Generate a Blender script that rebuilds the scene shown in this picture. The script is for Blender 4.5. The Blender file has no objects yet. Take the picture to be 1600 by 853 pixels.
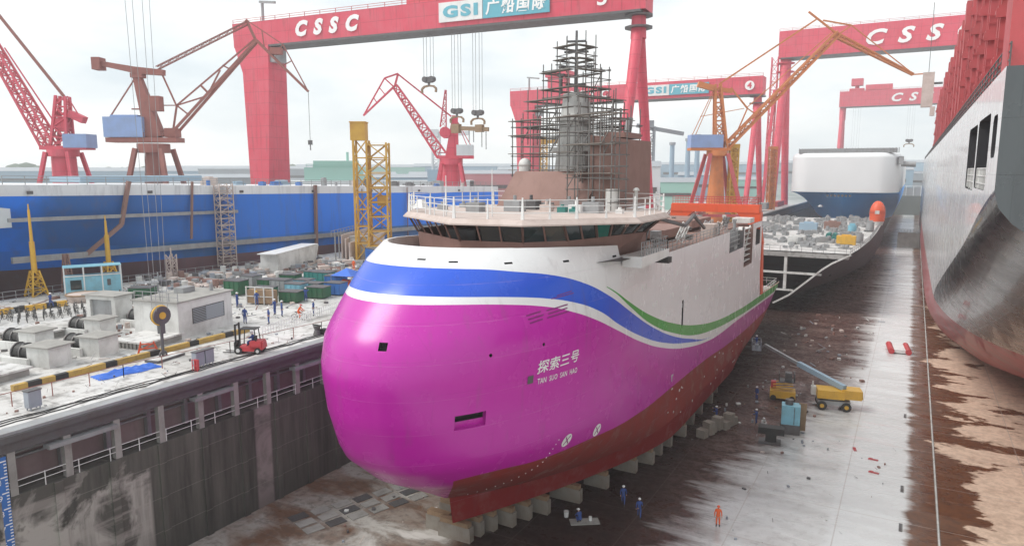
import bpy, bmesh, math, random
from mathutils import Vector, Matrix
random.seed(7)
R=math.radians
S=bpy.context.scene
COL=S.collection
# ------------------------------------------------------------------ camera
cam=bpy.data.cameras.new("camera"); camo=bpy.data.objects.new("camera",cam); COL.objects.link(camo); S.camera=camo
F_,DY_=1100.0,160.5
PITCH=math.atan(DY_/F_); YAW=math.atan2(630,math.hypot(F_,DY_))
camo.location=(0,0,15.8); camo.rotation_euler=(R(90)-PITCH,0,YAW)
cam.sensor_width=36; cam.lens=36*F_/1600; cam.clip_start=.3; cam.clip_end=12000
FH=Vector((-math.sin(YAW),math.cos(YAW),0)); RV=Vector((math.cos(YAW),math.sin(YAW),0))
# ------------------------------------------------------------------ world and sun (thin bright overcast)
SUN_EL,SUN_AZ=R(50),R(232)       # azimuth clockwise from +Y
W=bpy.data.worlds.new("World"); S.world=W; W.use_nodes=True; nt=W.node_tree; nt.nodes.clear()
o_=nt.nodes.new('ShaderNodeOutputWorld'); bg=nt.nodes.new('ShaderNodeBackground'); bg.inputs[1].default_value=.15
sky=nt.nodes.new('ShaderNodeTexSky'); sky.sky_type='NISHITA'; sky.sun_disc=False; sky.sun_elevation=SUN_EL; sky.sun_rotation=SUN_AZ; sky.dust_density=2
tc=nt.nodes.new('ShaderNodeTexCoord'); mp=nt.nodes.new('ShaderNodeMapping'); mp.inputs['Scale'].default_value=(1,1,3.2)
nz=nt.nodes.new('ShaderNodeTexNoise'); nz.inputs['Scale'].default_value=2.2; nz.inputs['Detail'].default_value=7; nz.inputs['Roughness'].default_value=.55
rp=nt.nodes.new('ShaderNodeValToRGB'); rp.color_ramp.elements[0].position=.34; rp.color_ramp.elements[1].position=.60
rp.color_ramp.elements[0].color=(3.1,3.45,3.62,1); rp.color_ramp.elements[1].color=(4.85,4.88,4.75,1)
mx=nt.nodes.new('ShaderNodeMix'); mx.data_type='RGBA'; mx.inputs[0].default_value=.93
L=nt.links.new
L(tc.outputs['Generated'],mp.inputs[0]); L(mp.outputs[0],nz.inputs['Vector']); L(nz.outputs[0],rp.inputs[0])
L(sky.outputs[0],mx.inputs[6]); L(rp.outputs[0],mx.inputs[7]); L(mx.outputs[2],bg.inputs[0]); L(bg.outputs[0],o_.inputs[0])
sl=bpy.data.lights.new("sun",'SUN'); sl.energy=1.5; sl.angle=R(28); sl.color=(1,.965,.92)
so=bpy.data.objects.new("sun",sl); COL.objects.link(so)
sd=Vector((math.sin(SUN_AZ)*math.cos(SUN_EL),math.cos(SUN_AZ)*math.cos(SUN_EL),math.sin(SUN_EL)))
so.rotation_euler=sd.to_track_quat('Z','Y').to_euler(); so.location=sd*200
vs=S.view_settings; vs.view_transform='Standard'; vs.look='None'; vs.exposure=.74; vs.gamma=1; vs.use_curve_mapping=False
S.cycles.use_denoising=True; S.cycles.max_bounces=7; S.cycles.diffuse_bounces=3; S.cycles.glossy_bounces=3; S.cycles.transparent_max_bounces=6; S.cycles.volume_bounces=2
S.cycles.sample_clamp_indirect=6
HAZE=.0004
# ------------------------------------------------------------------ materials
class NG:
    def __init__(s,name):
        s.m=bpy.data.materials.new(name); s.m.use_nodes=True; s.nt=s.m.node_tree
        s.b=s.nt.nodes['Principled BSDF']; s.tc=s.nt.nodes.new('ShaderNodeTexCoord'); s.geo=s.nt.nodes.new('ShaderNodeNewGeometry')
    def put(s,sock,v):
        if isinstance(v,bpy.types.NodeSocket): s.nt.links.new(v,sock)
        elif isinstance(v,(tuple,list)) and len(v)==3 and sock.type=='RGBA': sock.default_value=(*v,1)
        else: sock.default_value=v
    def set(s,k,v): s.put(s.b.inputs[k],v)
    def math(s,op,a,b=0,c=None,clamp=False):
        n=s.nt.nodes.new('ShaderNodeMath'); n.operation=op; n.use_clamp=clamp; s.put(n.inputs[0],a); s.put(n.inputs[1],b)
        if c is not None: s.put(n.inputs[2],c)
        return n.outputs[0]
    def mix(s,f,a,b,t='MIX'):
        n=s.nt.nodes.new('ShaderNodeMix'); n.data_type='RGBA'; n.blend_type=t; s.put(n.inputs[0],f); s.put(n.inputs[6],a); s.put(n.inputs[7],b); return n.outputs[2]
    def vec(s,src='Object',scale=(1,1,1),loc=(0,0,0),rot=(0,0,0)):
        n=s.nt.nodes.new('ShaderNodeMapping'); n.inputs['Scale'].default_value=scale; n.inputs['Location'].default_value=loc; n.inputs['Rotation'].default_value=rot
        s.nt.links.new(s.geo.outputs['Position'] if src=='Pos' else s.tc.outputs[src],n.inputs[0]); return n.outputs[0]
    def noise(s,v,scale=1,detail=5,rough=.55,dist=0):
        n=s.nt.nodes.new('ShaderNodeTexNoise'); n.inputs['Scale'].default_value=scale; n.inputs['Detail'].default_value=detail; n.inputs['Roughness'].default_value=rough; n.inputs['Distortion'].default_value=dist
        s.nt.links.new(v,n.inputs['Vector']); return n.outputs[0]
    def step(s,v,a,b,lo=0,hi=1):
        n=s.nt.nodes.new('ShaderNodeMapRange'); n.clamp=True; s.put(n.inputs[0],v); n.inputs[1].default_value=a; n.inputs[2].default_value=b; n.inputs[3].default_value=lo; n.inputs[4].default_value=hi; return n.outputs[0]
    def xyz(s,src='Pos'):
        n=s.nt.nodes.new('ShaderNodeSeparateXYZ'); s.nt.links.new(s.geo.outputs['Position'] if src=='Pos' else s.tc.outputs[src],n.inputs[0]); return n.outputs
    def brick(s,v,w,h,mort=.02,off=.5):
        n=s.nt.nodes.new('ShaderNodeTexBrick'); n.inputs['Scale'].default_value=1; n.inputs['Brick Width'].default_value=w; n.inputs['Row Height'].default_value=h; n.inputs['Mortar Size'].default_value=mort; n.inputs['Mortar Smooth'].default_value=.3; n.offset=off
        n.inputs['Color1'].default_value=(1,1,1,1); n.inputs['Color2'].default_value=(.8,.8,.8,1); n.inputs['Mortar'].default_value=(0,0,0,1)
        s.nt.links.new(v,n.inputs['Vector']); return n.outputs
    def bump(s,h,dist=.05,st=.5):
        n=s.nt.nodes.new('ShaderNodeBump'); n.inputs['Distance'].default_value=dist; n.inputs['Strength'].default_value=st; s.put(n.inputs['Height'],h); s.set('Normal',n.outputs[0])
    def curve(s,v,pts):
        n=s.nt.nodes.new('ShaderNodeFloatCurve'); c=n.mapping.curves[0]
        c.points[0].location=pts[0]; c.points[1].location=pts[-1]
        for p in pts[1:-1]: c.points.new(*p)
        n.mapping.update(); s.put(n.inputs['Value'],v); return n.outputs[0]
_mc={}
def paint(name,c,rough=.55,dirt=.35,dc=(.10,.07,.05),sc=.6,metal=0,bump=.0,coat=0,streak=True):
    if name in _mc: return _mc[name]
    g=NG(name); v=g.vec('Object')
    n1=g.noise(v,sc,6,.6); n2=g.noise(g.vec('Object',scale=(1.3,1.3,.12)),sc*3,4,.6)
    m=g.math('MULTIPLY',g.step(n1,.42,.75),dirt); col=g.mix(m,c,dc)
    if streak: col=g.mix(g.math('MULTIPLY',g.step(n2,.55,.8),dirt*.7),col,dc)
    n3=g.noise(v,sc*.35,2); col=g.mix(g.step(n3,.35,.65,0,.22),col,tuple(min(1,x*.72+.02) for x in c))
    g.set('Base Color',col); g.set('Roughness',g.math('ADD',g.math('MULTIPLY',n1,.25),rough-.12,clamp=True)); g.set('Metallic',metal); g.set('Coat Weight',coat)
    if bump: g.bump(n1,bump,.6)
    _mc[name]=g.m; return g.m
M={}
M['white']=paint('white_paint',(.78,.78,.77),.4,.18)
M['whitedirty']=paint('grimy_white',(.70,.70,.68),.6,.55,(.16,.14,.12),.5)
M['crane_red']=paint('crane_red',(.60,.055,.09),.5,.15,(.22,.06,.05),.25)
M['crane_red_old']=paint('faded_red',(.50,.08,.09),.6,.35,(.18,.08,.06),.5)
M['crane_brown']=paint('crane_brown',(.30,.10,.08),.6,.4,(.10,.06,.05),.4)
M['crane_orange']=paint('crane_orange',(.62,.20,.05),.55,.4,(.2,.1,.06),.4)
M['frame_orange']=paint('frame_orange',(.75,.10,.03),.45,.25,(.3,.08,.04),.6)
M['yellow']=paint('yellow_paint',(.70,.40,.04),.5,.35,(.25,.15,.06),.7)
M['tower_yellow']=paint('tower_yellow',(.62,.36,.05),.55,.45,(.4,.14,.05),.5)
M['cabin_blue']=paint('cabin_blue',(.25,.36,.62),.5,.3,(.2,.2,.25),.5)
M['cyan']=paint('pale_cyan_paint',(.22,.50,.62),.5,.45,(.15,.15,.14),.8)
M['skyblue']=paint('bright_blue',(.04,.17,.50),.55,.3,(.1,.1,.1),.8)
M['green']=paint('bin_green',(.02,.12,.055),.6,.4,(.1,.08,.06),.8)
M['teal']=paint('teal_net',(.03,.22,.20),.7,.3)
M['primer']=paint('brown_primer',(.27,.155,.13),.7,.45,(.14,.08,.06),.5)
M['primerlt']=paint('pale_primer',(.56,.47,.43),.7,.4,(.22,.14,.10),.6)
M['steel']=paint('dark_steel',(.13,.13,.135),.5,.5,(.10,.06,.04),.8,.4)
M['greysteel']=paint('grey_steel',(.34,.35,.36),.5,.45,(.15,.12,.1),.8,.2)
M['scaf']=paint('scaffold_tube',(.19,.185,.18),.5,.5,(.1,.07,.05),1,.4)
M['plank']=paint('scaffold_plank',(.20,.18,.16),.8,.5,(.08,.07,.06),1)
M['black']=paint('black_rubber',(.02,.02,.02),.6,.2,(.08,.07,.06),2)
M['void']=paint('dark_interior',(.025,.025,.03),.8,.1)
M['concrete']=paint('concrete',(.34,.33,.31),.85,.6,(.12,.11,.10),.5,bump=.02)
M['block']=paint('keel_block_concrete',(.27,.245,.21),.9,.6,(.16,.11,.08),1.2,bump=.03)
M['wood']=paint('timber',(.30,.20,.12),.8,.4,(.12,.08,.05),1.5)
M['redbox']=paint('small_red',(.55,.05,.06),.5,.3)
M['orange']=paint('worker_orange',(.80,.13,.03),.8,.15)
M['denim']=paint('coverall_blue',(.035,.075,.26),.85,.25,(.02,.03,.08),3)
M['skin']=paint('skin',(.45,.26,.18),.6,.1)
M['hatwhite']=paint('helmet_white',(.85,.85,.85),.3,.05)
M['hatyellow']=paint('helmet_yellow',(.8,.5,.05),.3,.05)
M['tarp']=paint('blue_tarp',(.03,.14,.60),.45,.2,(.1,.2,.5),1.5,bump=.05)
M['pinkwall']=paint('pink_grey_wall',(.32,.24,.235),.9,.55,(.13,.10,.10),.4,bump=.02)
M['panelgrey']=paint('panel_grey',(.30,.33,.38),.5,.3)
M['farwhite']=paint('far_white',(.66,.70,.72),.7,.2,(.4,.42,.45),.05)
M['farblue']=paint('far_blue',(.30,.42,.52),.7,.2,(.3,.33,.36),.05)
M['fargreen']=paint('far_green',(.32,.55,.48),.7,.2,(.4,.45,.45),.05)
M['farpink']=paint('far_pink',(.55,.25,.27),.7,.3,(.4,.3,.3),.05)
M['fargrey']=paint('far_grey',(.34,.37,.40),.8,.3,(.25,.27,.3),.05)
M['signteal']=paint('sign_teal',(.12,.42,.52),.5,.1)
M['lettering']=paint('white_lettering',(.86,.86,.85),.45,.06)
M['purplemark']=paint('purple_mark',(.22,.01,.16),.4,.1)
g=NG('window_glass'); g.set('Base Color',(.015,.03,.032)); g.set('Roughness',.06); g.set('Specular IOR Level',.8); M['glass']=g.m
g=NG('green_glass'); g.set('Base Color',(.02,.16,.13)); g.set('Roughness',.15); M['ggreen']=g.m
def girdermat(name,c):
    g=NG(name); v=g.vec('Object'); x=g.xyz('Object'); n1=g.noise(v,.25,6,.62); n2=g.noise(g.vec('Object',scale=(.9,.9,.07)),1.6,5,.65)
    cb=g.nt.nodes.new('ShaderNodeCombineXYZ'); g.put(cb.inputs[0],g.math('ADD',x[0],x[1])); g.put(cb.inputs[1],x[2]); br=g.brick(cb.outputs[0],6.2,3.1,.06,0)
    col=g.mix(g.step(n1,.38,.7,0,.45),c,tuple(min(1,q*.8+.10) for q in c)); col=g.mix(g.step(n2,.54,.78,0,.55),col,(.22,.06,.05)); col=g.mix(.30,col,br[0],'MULTIPLY')
    g.set('Base Color',col); g.set('Roughness',.55); g.bump(g.math('ADD',br[1],g.math('MULTIPLY',n1,-.5)),.06,.5); return g.m
M['crane_red']=girdermat('crane_red_plate',(.66,.065,.11))
# plated hulls
def hullmat(name,c,rough=.4,lw=9,lh=2.4,dirt=.3,dc=(.08,.08,.1),coat=0,axis='Y'):
    g=NG(name); v=g.vec('Pos',rot=(0,0,0)); x=g.xyz()
    cb=g.nt.nodes.new('ShaderNodeCombineXYZ'); g.put(cb.inputs[0],x[1] if axis=='Y' else x[0]); g.put(cb.inputs[1],x[2])
    br=g.brick(cb.outputs[0],lw,lh,.035)
    n1=g.noise(v,.25,6,.6); n2=g.noise(g.vec('Pos',scale=(.5,.5,.05)),2.2,5,.65)
    col=g.mix(g.math('MULTIPLY',g.step(n2,.48,.75),dirt),c,dc); col=g.mix(g.math('MULTIPLY',g.step(n1,.4,.7),dirt*.8),col,dc)
    col=g.mix(.18,col,br[0],'MULTIPLY')
    g.set('Base Color',col); g.set('Roughness',g.math('ADD',rough-.1,g.math('MULTIPLY',n1,.3))); g.set('Coat Weight',coat)
    g.bump(g.math('ADD',br[1],g.math('MULTIPLY',n1,-.4)),.03,.25)
    return g.m
# ------------------------------------------------------------------ mesh builder
class MB:
    def __init__(s): s.v=[]; s.f=[]; s.mi=[]; s.sm=[]; s.cur=0
    def add(s,vs,fs,smooth=False):
        o=len(s.v); s.v+= [tuple(p) for p in vs]; s.f+=[tuple(i+o for i in f) for f in fs]; s.mi+=[s.cur]*len(fs); s.sm+=[smooth]*len(fs)
        return s
    def box(s,c,d,rz=0,taper=1,rx=0,ry=0):
        x,y,z=d[0]/2,d[1]/2,d[2]/2; m=Matrix.Rotation(rz,3,'Z')@Matrix.Rotation(ry,3,'Y')@Matrix.Rotation(rx,3,'X')
        P=[(-x,-y,-z),(x,-y,-z),(x,y,-z),(-x,y,-z),(-x*taper,-y*taper,z),(x*taper,-y*taper,z),(x*taper,y*taper,z),(-x*taper,y*taper,z)]
        return s.add([Vector(c)+m@Vector(p) for p in P],[(0,3,2,1),(4,5,6,7),(0,1,5,4),(1,2,6,5),(2,3,7,6),(3,0,4,7)])
    def bb(s,a,b): return s.box([(a[i]+b[i])/2 for i in range(3)],[abs(b[i]-a[i]) for i in range(3)])
    def _fr(s,p,q):
        d=(Vector(q)-Vector(p)); l=d.length; d=d/l if l else Vector((0,0,1)); a=Vector((0,0,1)) if abs(d.z)<.95 else Vector((0,1,0))
        u=d.cross(a).normalized(); w=u.cross(d).normalized(); return u,w
    def beam(s,p,q,w,h=None,w2=None,h2=None):
        h=h or w; w2=w2 or w; h2=h2 or (h if w2==w else h*w2/w); u,v=s._fr(p,q); p=Vector(p); q=Vector(q); P=[]
        for c,a,b in((p,w/2,h/2),(q,w2/2,h2/2)): P+=[c-u*a-v*b,c+u*a-v*b,c+u*a+v*b,c-u*a+v*b]
        return s.add(P,[(0,1,2,3),(7,6,5,4),(0,4,5,1),(1,5,6,2),(2,6,7,3),(3,7,4,0)])
    def tube(s,p,q,r,n=8,r2=None,smooth=True):
        r2=r if r2 is None else r2; u,v=s._fr(p,q); p=Vector(p); q=Vector(q); P=[]
        for c,rr in((p,r),(q,r2)):
            for i in range(n): a=2*math.pi*i/n; P.append(c+u*math.cos(a)*rr+v*math.sin(a)*rr)
        s.add(P,[(i,(i+1)%n,n+(i+1)%n,n+i) for i in range(n)],smooth); s.add(P,[tuple(range(n-1,-1,-1)),tuple(range(n,2*n))]); return s
    def ring(s,c,R1,r,axis='X',n=18,k=6):
        P=[];F=[]
        for i in range(n):
            a=2*math.pi*i/n
            for j in range(k):
                b=2*math.pi*j/k; rr=R1+r*math.cos(b); x,y,z=rr*math.cos(a),rr*math.sin(a),r*math.sin(b)
                P.append(Vector(c)+(Vector((z,x,y)) if axis=='X' else Vector((x,z,y)) if axis=='Y' else Vector((x,y,z))))
                F.append((i*k+j,((i+1)%n)*k+j,((i+1)%n)*k+(j+1)%k,i*k+(j+1)%k))
        return s.add(P,F,True)
    def prism(s,pts,a,b):   # pts: list of 3D points (planar), extruded by vector from a to b offsets
        a=Vector(a);b=Vector(b);n=len(pts); P=[Vector(p)+a for p in pts]+[Vector(p)+b for p in pts]
        return s.add(P,[tuple(range(n-1,-1,-1)),tuple(range(n,2*n))]+[(i,(i+1)%n,n+(i+1)%n,n+i) for i in range(n)])
    def lattice(s,p,q,w,h,n,r,w2=None,h2=None,tri=False):
        w2=w if w2 is None else w2; h2=h if h2 is None else h2; u,v=s._fr(p,q); p=Vector(p); q=Vector(q); rows=[]
        for i in range(n+1):
            t=i/n; c=p.lerp(q,t); a=(w+(w2-w)*t)/2; b=(h+(h2-h)*t)/2
            rows.append([c-u*a-v*b,c+u*a-v*b,c+v*b] if tri else [c-u*a-v*b,c+u*a-v*b,c+u*a+v*b,c-u*a+v*b])
        k=len(rows[0])
        for j in range(k): s.beam(rows[0][j],rows[-1][j],r*2)
        for i in range(n):
            for j in range(k):
                a,b=(rows[i][j],rows[i+1][(j+1)%k]) if i%2 else (rows[i][(j+1)%k],rows[i+1][j]); s.beam(a,b,r*1.1)
            if i:
                for j in range(k): s.beam(rows[i][j],rows[i][(j+1)%k],r*1.1)
        return s
    def rail(s,pts,h=1.05,gap=1.6,r=.03,bars=3,z=(0,0,1)):
        for a,b in zip(pts[:-1],pts[1:]):
            a=Vector(a);b=Vector(b);n=max(1,int((b-a).length/gap))
            for i in range(n+1): p=a.lerp(b,i/n); s.beam(p,p+Vector((0,0,h)),r*2)
            for k in range(bars): o=Vector((0,0,h*(k+1)/bars)); s.beam(a+o,b+o,r*1.7)
        return s
    def dome(s,c,r,sz=1,n=12,k=5):
        P=[Vector(c)+Vector((0,0,r*sz))];F=[]
        for j in range(1,k+1):
            b=math.pi/2*j/k
            for i in range(n): a=2*math.pi*i/n; P.append(Vector(c)+Vector((r*math.sin(b)*math.cos(a),r*math.sin(b)*math.sin(a),r*sz*math.cos(b))))
        for i in range(n): F.append((0,1+i,1+(i+1)%n))
        for j in range(k-1):
            for i in range(n): F.append((1+j*n+i,1+(j+1)*n+i,1+(j+1)*n+(i+1)%n,1+j*n+(i+1)%n))
        F.append(tuple(1+(k-1)*n+i for i in range(n-1,-1,-1)))
        return s.add(P,F,True)
    def build(s,name,mats,parent=None,world=False,label=None):
        if not isinstance(mats,(list,tuple)): mats=[mats]
        me=bpy.data.meshes.new(name); off=parent_loc(parent) if world else Vector((0,0,0))
        me.from_pydata([Vector(p)-off for p in s.v],[],s.f)
        for m in mats: me.materials.append(m)
        me.polygons.foreach_set('material_index',s.mi); me.polygons.foreach_set('use_smooth',s.sm); me.update()
        o=bpy.data.objects.new(name,me); COL.objects.link(o); o.parent=parent
        if label: o['label']=label
        return o
def sharpen(me,ang=R(28)):
    bm=bmesh.new(); bm.from_mesh(me)
    for e in bm.edges:
        if len(e.link_faces)==2 and e.calc_face_angle(0)>ang: e.smooth=False
    bm.to_mesh(me); bm.free()
def parent_loc(p):
    v=Vector((0,0,0))
    while p is not None: v+=p.location; p=p.parent
    return v
def tag(o,label=None,cat=None,group=None,kind=None):
    if label:o['label']=label
    if cat:o['category']=cat
    if group:o['group']=group
    if kind:o['kind']=kind
    return o
def thing(name,label,cat,loc=(0,0,0),rz=0,group=None):
    o=bpy.data.objects.new(name,None); COL.objects.link(o); o.location=loc; o.rotation_euler=(0,0,rz); return tag(o,label,cat,group)
def dup(o,loc,rz=None,label=None,parent=None):
    kids=[c for c in KIDS(o)]
    c=o.copy(); COL.objects.link(c)
    if parent is not None: c.parent=parent
    else:
        c.location=loc
        if rz is not None: c.rotation_euler=(0,0,rz)
        if label: c['label']=label
    for k in kids: dup(k,None,parent=c)
    return c
def KIDS(o): return list(o.children)
def struct(name,mb,m): return tag(mb.build(name,m),kind='structure')
def textmesh(body,size=1,shear=0,bold=0,ext=0,spacing=1,res=3):
    c=bpy.data.curves.new('t','FONT'); c.body=body; c.size=size; c.shear=shear; c.offset=bold; c.extrude=ext; c.space_character=spacing; c.resolution_u=res
    o=bpy.data.objects.new('t',c); COL.objects.link(o); dg=bpy.context.evaluated_depsgraph_get(); dg.update()
    me=bpy.data.meshes.new_from_object(o.evaluated_get(dg)); bpy.data.objects.remove(o); return me
def text(name,body,size,loc,right,up,mat,parent,shear=0,bold=0,width=None,ext=.04,spacing=1,height=None,world=True):
    me=textmesh(body,size,shear,bold,ext,spacing)
    xs=[v.co.x for v in me.vertices]; ys=[v.co.y for v in me.vertices]
    kx=(width/(max(xs)-min(xs))) if width else 1; ky=(height/(max(ys)-min(ys))) if height else kx
    right=Vector(right).normalized(); up=Vector(up).normalized(); nrm=right.cross(up); off=parent_loc(parent) if world else Vector((0,0,0)); x0,y0=min(xs),min(ys)
    for v in me.vertices: v.co=Vector(loc)-off+right*((v.co.x-x0)*kx)+up*((v.co.y-y0)*ky)+nrm*v.co.z
    me.materials.clear(); me.materials.append(mat); o=bpy.data.objects.new(name,me); COL.objects.link(o); o.parent=parent; return o

# ================================================================== GROUND
FLOOR=-12.8; QX=-46.7
g=NG('quay_concrete'); v=g.vec('Pos'); x=g.xyz()
n1=g.noise(v,.12,7,.62,.4); n2=g.noise(v,.9,6,.65); n3=g.noise(v,6,3)
col=g.mix(g.step(n1,.38,.62),(.74,.735,.72),(.48,.465,.445)); col=g.mix(g.math('MULTIPLY',g.step(n2,.50,.64),.7),col,(.13,.115,.10)); col=g.mix(g.math('MULTIPLY',n3,.3),col,(.5,.48,.46))
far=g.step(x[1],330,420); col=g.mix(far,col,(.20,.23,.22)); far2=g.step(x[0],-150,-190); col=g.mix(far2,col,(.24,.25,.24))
bk=g.brick(v,5,5,.05,0); col=g.mix(.35,col,bk[0],'MULTIPLY')
g.set('Base Color',col); g.set('Roughness',g.step(n1,.35,.6,.28,.7)); g.bump(n2,.03,.4); M['quay']=g.m
mb=MB()
def sheet(mb,x0,x1,y0,y1,z): mb.add([(x0,y0,z),(x1,y0,z),(x1,y1,z),(x0,y1,z)],[(0,1,2,3)])
sheet(mb,-96.5,QX,-60,520,0); sheet(mb,-1500,-150,-60,520,0); sheet(mb,55,900,-60,520,0); sheet(mb,-1500,900,520,1500,0)
# vertical sides of the basins (blue ship's dock and the far ends)
mb.add([(-96.5,-60,0),(-96.5,520,0),(-96.5,520,-12),(-96.5,-60,-12)],[(0,1,2,3)])
mb.add([(-150,-60,0),(-150,520,0),(-150,520,-12),(-150,-60,-12)],[(0,1,2,3)])
mb.add([(-150,520,0),(55,520,0),(55,520,-13),(-150,520,-13)],[(0,1,2,3)])
sheet(mb,-150,-96.5,-60,520,-12)
struct('ground',mb,M['quay'])
# dock floor: wet, rust-stained in bands, with hull shade and sky reflection painted in
g=NG('dock_floor_concrete'); v=g.vec('Pos'); x=g.xyz()
X,Y=x[0],x[1]
ns=g.noise(g.vec('Pos',scale=(.10,.5,1)),1,8,.66,.3)      # puddle streaks running across the dock
nb=g.noise(g.vec('Pos',scale=(.16,.30,1)),1,6,.6,.5); nf=g.noise(v,1.6,6,.65); nl=g.noise(v,.06,4)
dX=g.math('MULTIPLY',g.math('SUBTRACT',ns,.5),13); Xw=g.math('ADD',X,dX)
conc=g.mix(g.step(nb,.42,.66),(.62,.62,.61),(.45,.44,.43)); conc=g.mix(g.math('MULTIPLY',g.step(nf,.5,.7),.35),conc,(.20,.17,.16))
redw_shade=g.mix(g.step(nb,.38,.66),(.075,.034,.028),(.16,.10,.085)); redw_shade=g.mix(g.math('MULTIPLY',g.step(nf,.46,.62),.7),redw_shade,(.035,.02,.018)); redw_shade=g.mix(g.math('MULTIPLY',g.step(X,-13.5,-19),.85),redw_shade,(.022,.013,.011))  # last mix paints the hull's shade onto the floor as near-black
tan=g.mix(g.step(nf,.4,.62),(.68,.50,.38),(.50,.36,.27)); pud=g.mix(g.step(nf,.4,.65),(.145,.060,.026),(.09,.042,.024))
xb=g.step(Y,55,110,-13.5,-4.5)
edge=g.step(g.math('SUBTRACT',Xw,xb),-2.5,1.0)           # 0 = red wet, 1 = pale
col=g.mix(edge,redw_shade,conc)
strip=g.math('MULTIPLY',g.step(g.math('ADD',X,g.math('MULTIPLY',dX,.12)),-4.6,-3.9),g.step(X,1.3,1.7,1,0)); col=g.mix(g.math('MULTIPLY',strip,.75),col,(.66,.67,.67))  # pale concrete strip, brightened in colour to carry the sky's reflection
rb=g.step(g.math('ADD',X,g.math('MULTIPLY',dX,.25)),1.2,1.8); 
n9=g.noise(g.vec('Pos',scale=(.13,.24,1),loc=(3,7,0)),1,6,.62,.25)
dry=g.step(g.math('ADD',g.math('ADD',n9,g.math('MULTIPLY',ns,.3)),g.step(X,2.5,8,-.20,.06)),.62,.655); col=g.mix(rb,col,g.mix(dry,pud,tan))
# port strip between the hull and the west wall
lf=g.step(g.math('ADD',X,g.math('MULTIPLY',dX,.3)),-27.5,-29.5); lcol=g.mix(g.step(nb,.42,.60),(.33,.31,.28),(.15,.085,.055)); lcol=g.mix(g.math('MULTIPLY',g.step(nf,.5,.62),.5),lcol,(.10,.085,.075))
near=g.math('MULTIPLY',g.step(nb,.38,.46,1,0),g.step(X,-40,-33)); lcol=g.mix(near,lcol,(.55,.53,.50)); col=g.mix(lf,col,lcol)
bk=g.brick(g.vec('Pos',loc=(-3.7,0,0)),7.3,9.0,.06,0); col=g.mix(g.math('MULTIPLY',g.math('SUBTRACT',1,bk[1]) ,0.0),col,col); joint=bk[1]
col=g.mix(g.math('MULTIPLY',joint,g.math('ADD',.12,g.math('MULTIPLY',edge,.4))),col,(.36,.31,.28))
g.set('Base Color',col)
wet=g.math('MAXIMUM',g.math('SUBTRACT',1,edge),g.math('MULTIPLY',rb,g.math('SUBTRACT',1,dry)))
rough=g.math('ADD',g.math('MULTIPLY',g.step(ns,.42,.58),.34),.12); rough=g.math('ADD',rough,g.math('MULTIPLY',g.math('MULTIPLY',rb,dry),.4)); rough=g.math('ADD',rough,g.math('MULTIPLY',lf,.15)); rough=g.math('ADD',rough,g.math('MULTIPLY',g.math('MULTIPLY',g.math('SUBTRACT',1,edge),g.step(nf,.40,.55)),.30)); g.set('Specular IOR Level',g.math('ADD',.12,g.math('MULTIPLY',edge,.36)))
g.set('Roughness',rough); g.bump(nf,.015,.3); M['floor']=g.m
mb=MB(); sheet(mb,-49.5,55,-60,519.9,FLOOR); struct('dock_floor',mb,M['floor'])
# ---- west dock wall
g=NG('dock_wall_concrete'); v=g.vec('Pos'); x=g.xyz()
nv=g.noise(g.vec('Pos',scale=(1,.55,.05)),1.3,7,.68); nb=g.noise(v,.22,6,.6,.6); nh=g.noise(g.vec('Pos',scale=(1,.08,1.5)),1,4,.6)
near=g.step(x[1],29.0,29.3,1,0)
dark=g.mix(g.step(nv,.35,.68),(.040,.039,.034),(.13,.125,.108)); pale=g.mix(g.step(nb,.50,.60),(.42,.40,.365),(.09,.085,.075)); pale=g.mix(g.math('MULTIPLY',g.step(nv,.48,.66),.6),pale,(.12,.115,.10)); pale=g.mix(g.math('MULTIPLY',g.step(nh,.5,.62),.5),pale,(.40,.37,.34))
col=g.mix(g.math('MULTIPLY',near,g.step(g.math('ADD',nb,g.step(x[2],-5,-9,0,.24)),.50,.56)),dark,pale)
pt=g.math('MULTIPLY',g.step(x[1],38.5,38.7),g.step(x[1],40.2,40.4,1,0)); col=g.mix(g.math('MULTIPLY',pt,g.step(nb,.38,.55)),col,(.30,.26,.25))
foot_dark=g.step(x[2],-10,-12.5); col=g.mix(g.math('MULTIPLY',foot_dark,.45),col,(.04,.04,.035))  # wall darker towards its foot
jb=g.math('PINGPONG',g.math('ADD',x[2],.3),1.3); jl=g.step(jb,.0,.04,1,0); col=g.mix(g.math('MULTIPLY',jl,.35),col,(.35,.33,.30))
g.set('Base Color',col); g.set('Roughness',.85); g.bump(g.math('ADD',nv,nb),.05,.6); M['dwall']=g.m
w=thing('dock_wall','stained dark concrete wall of the dry dock with a service gallery under its coping','wall',(QX,0,FLOOR))
mb=MB(); mb.bb((-49.4,-40,FLOOR-.2),(QX,519,-4.0))
for i in range(34): mb.bb((QX-.02,15.5+3.6*i,FLOOR),(QX+.14,16.05+3.6*i,-4.02))
mb.build('wall_face',M['dwall'],w,True)
mb=MB(); mb.bb((-49.4,-40,-3.99),(-49.0,519,-1.2)); mb.build('gallery_wall',M['pinkwall'],w,True)
mb=MB(); mb.bb((-49.4,-40,-1.2),(QX,519,-.5)); mb.bb((-49.4,-40,-.5),(QX+.25,519,-.12)); mb.build('coping',M['steel'],w,True)
mb=MB(); mb.bb((-47.7,-40,-.11),(QX+.05,519,.08)); mb.build('crane_rail',M['greysteel'],w,True)
cols_=[]
for i in range(26):
    y=17.2+3.3*i; mb=MB(); mb.box((QX-.25,y,-2.9),(.42,.45,3.5)); mb.box((QX-.2,y,-4.7),(.4,.4,1.2),taper=.9) if i%2==0 else None
    mb.build('pier',M['concrete'],w,True)
mb=MB()
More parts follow.
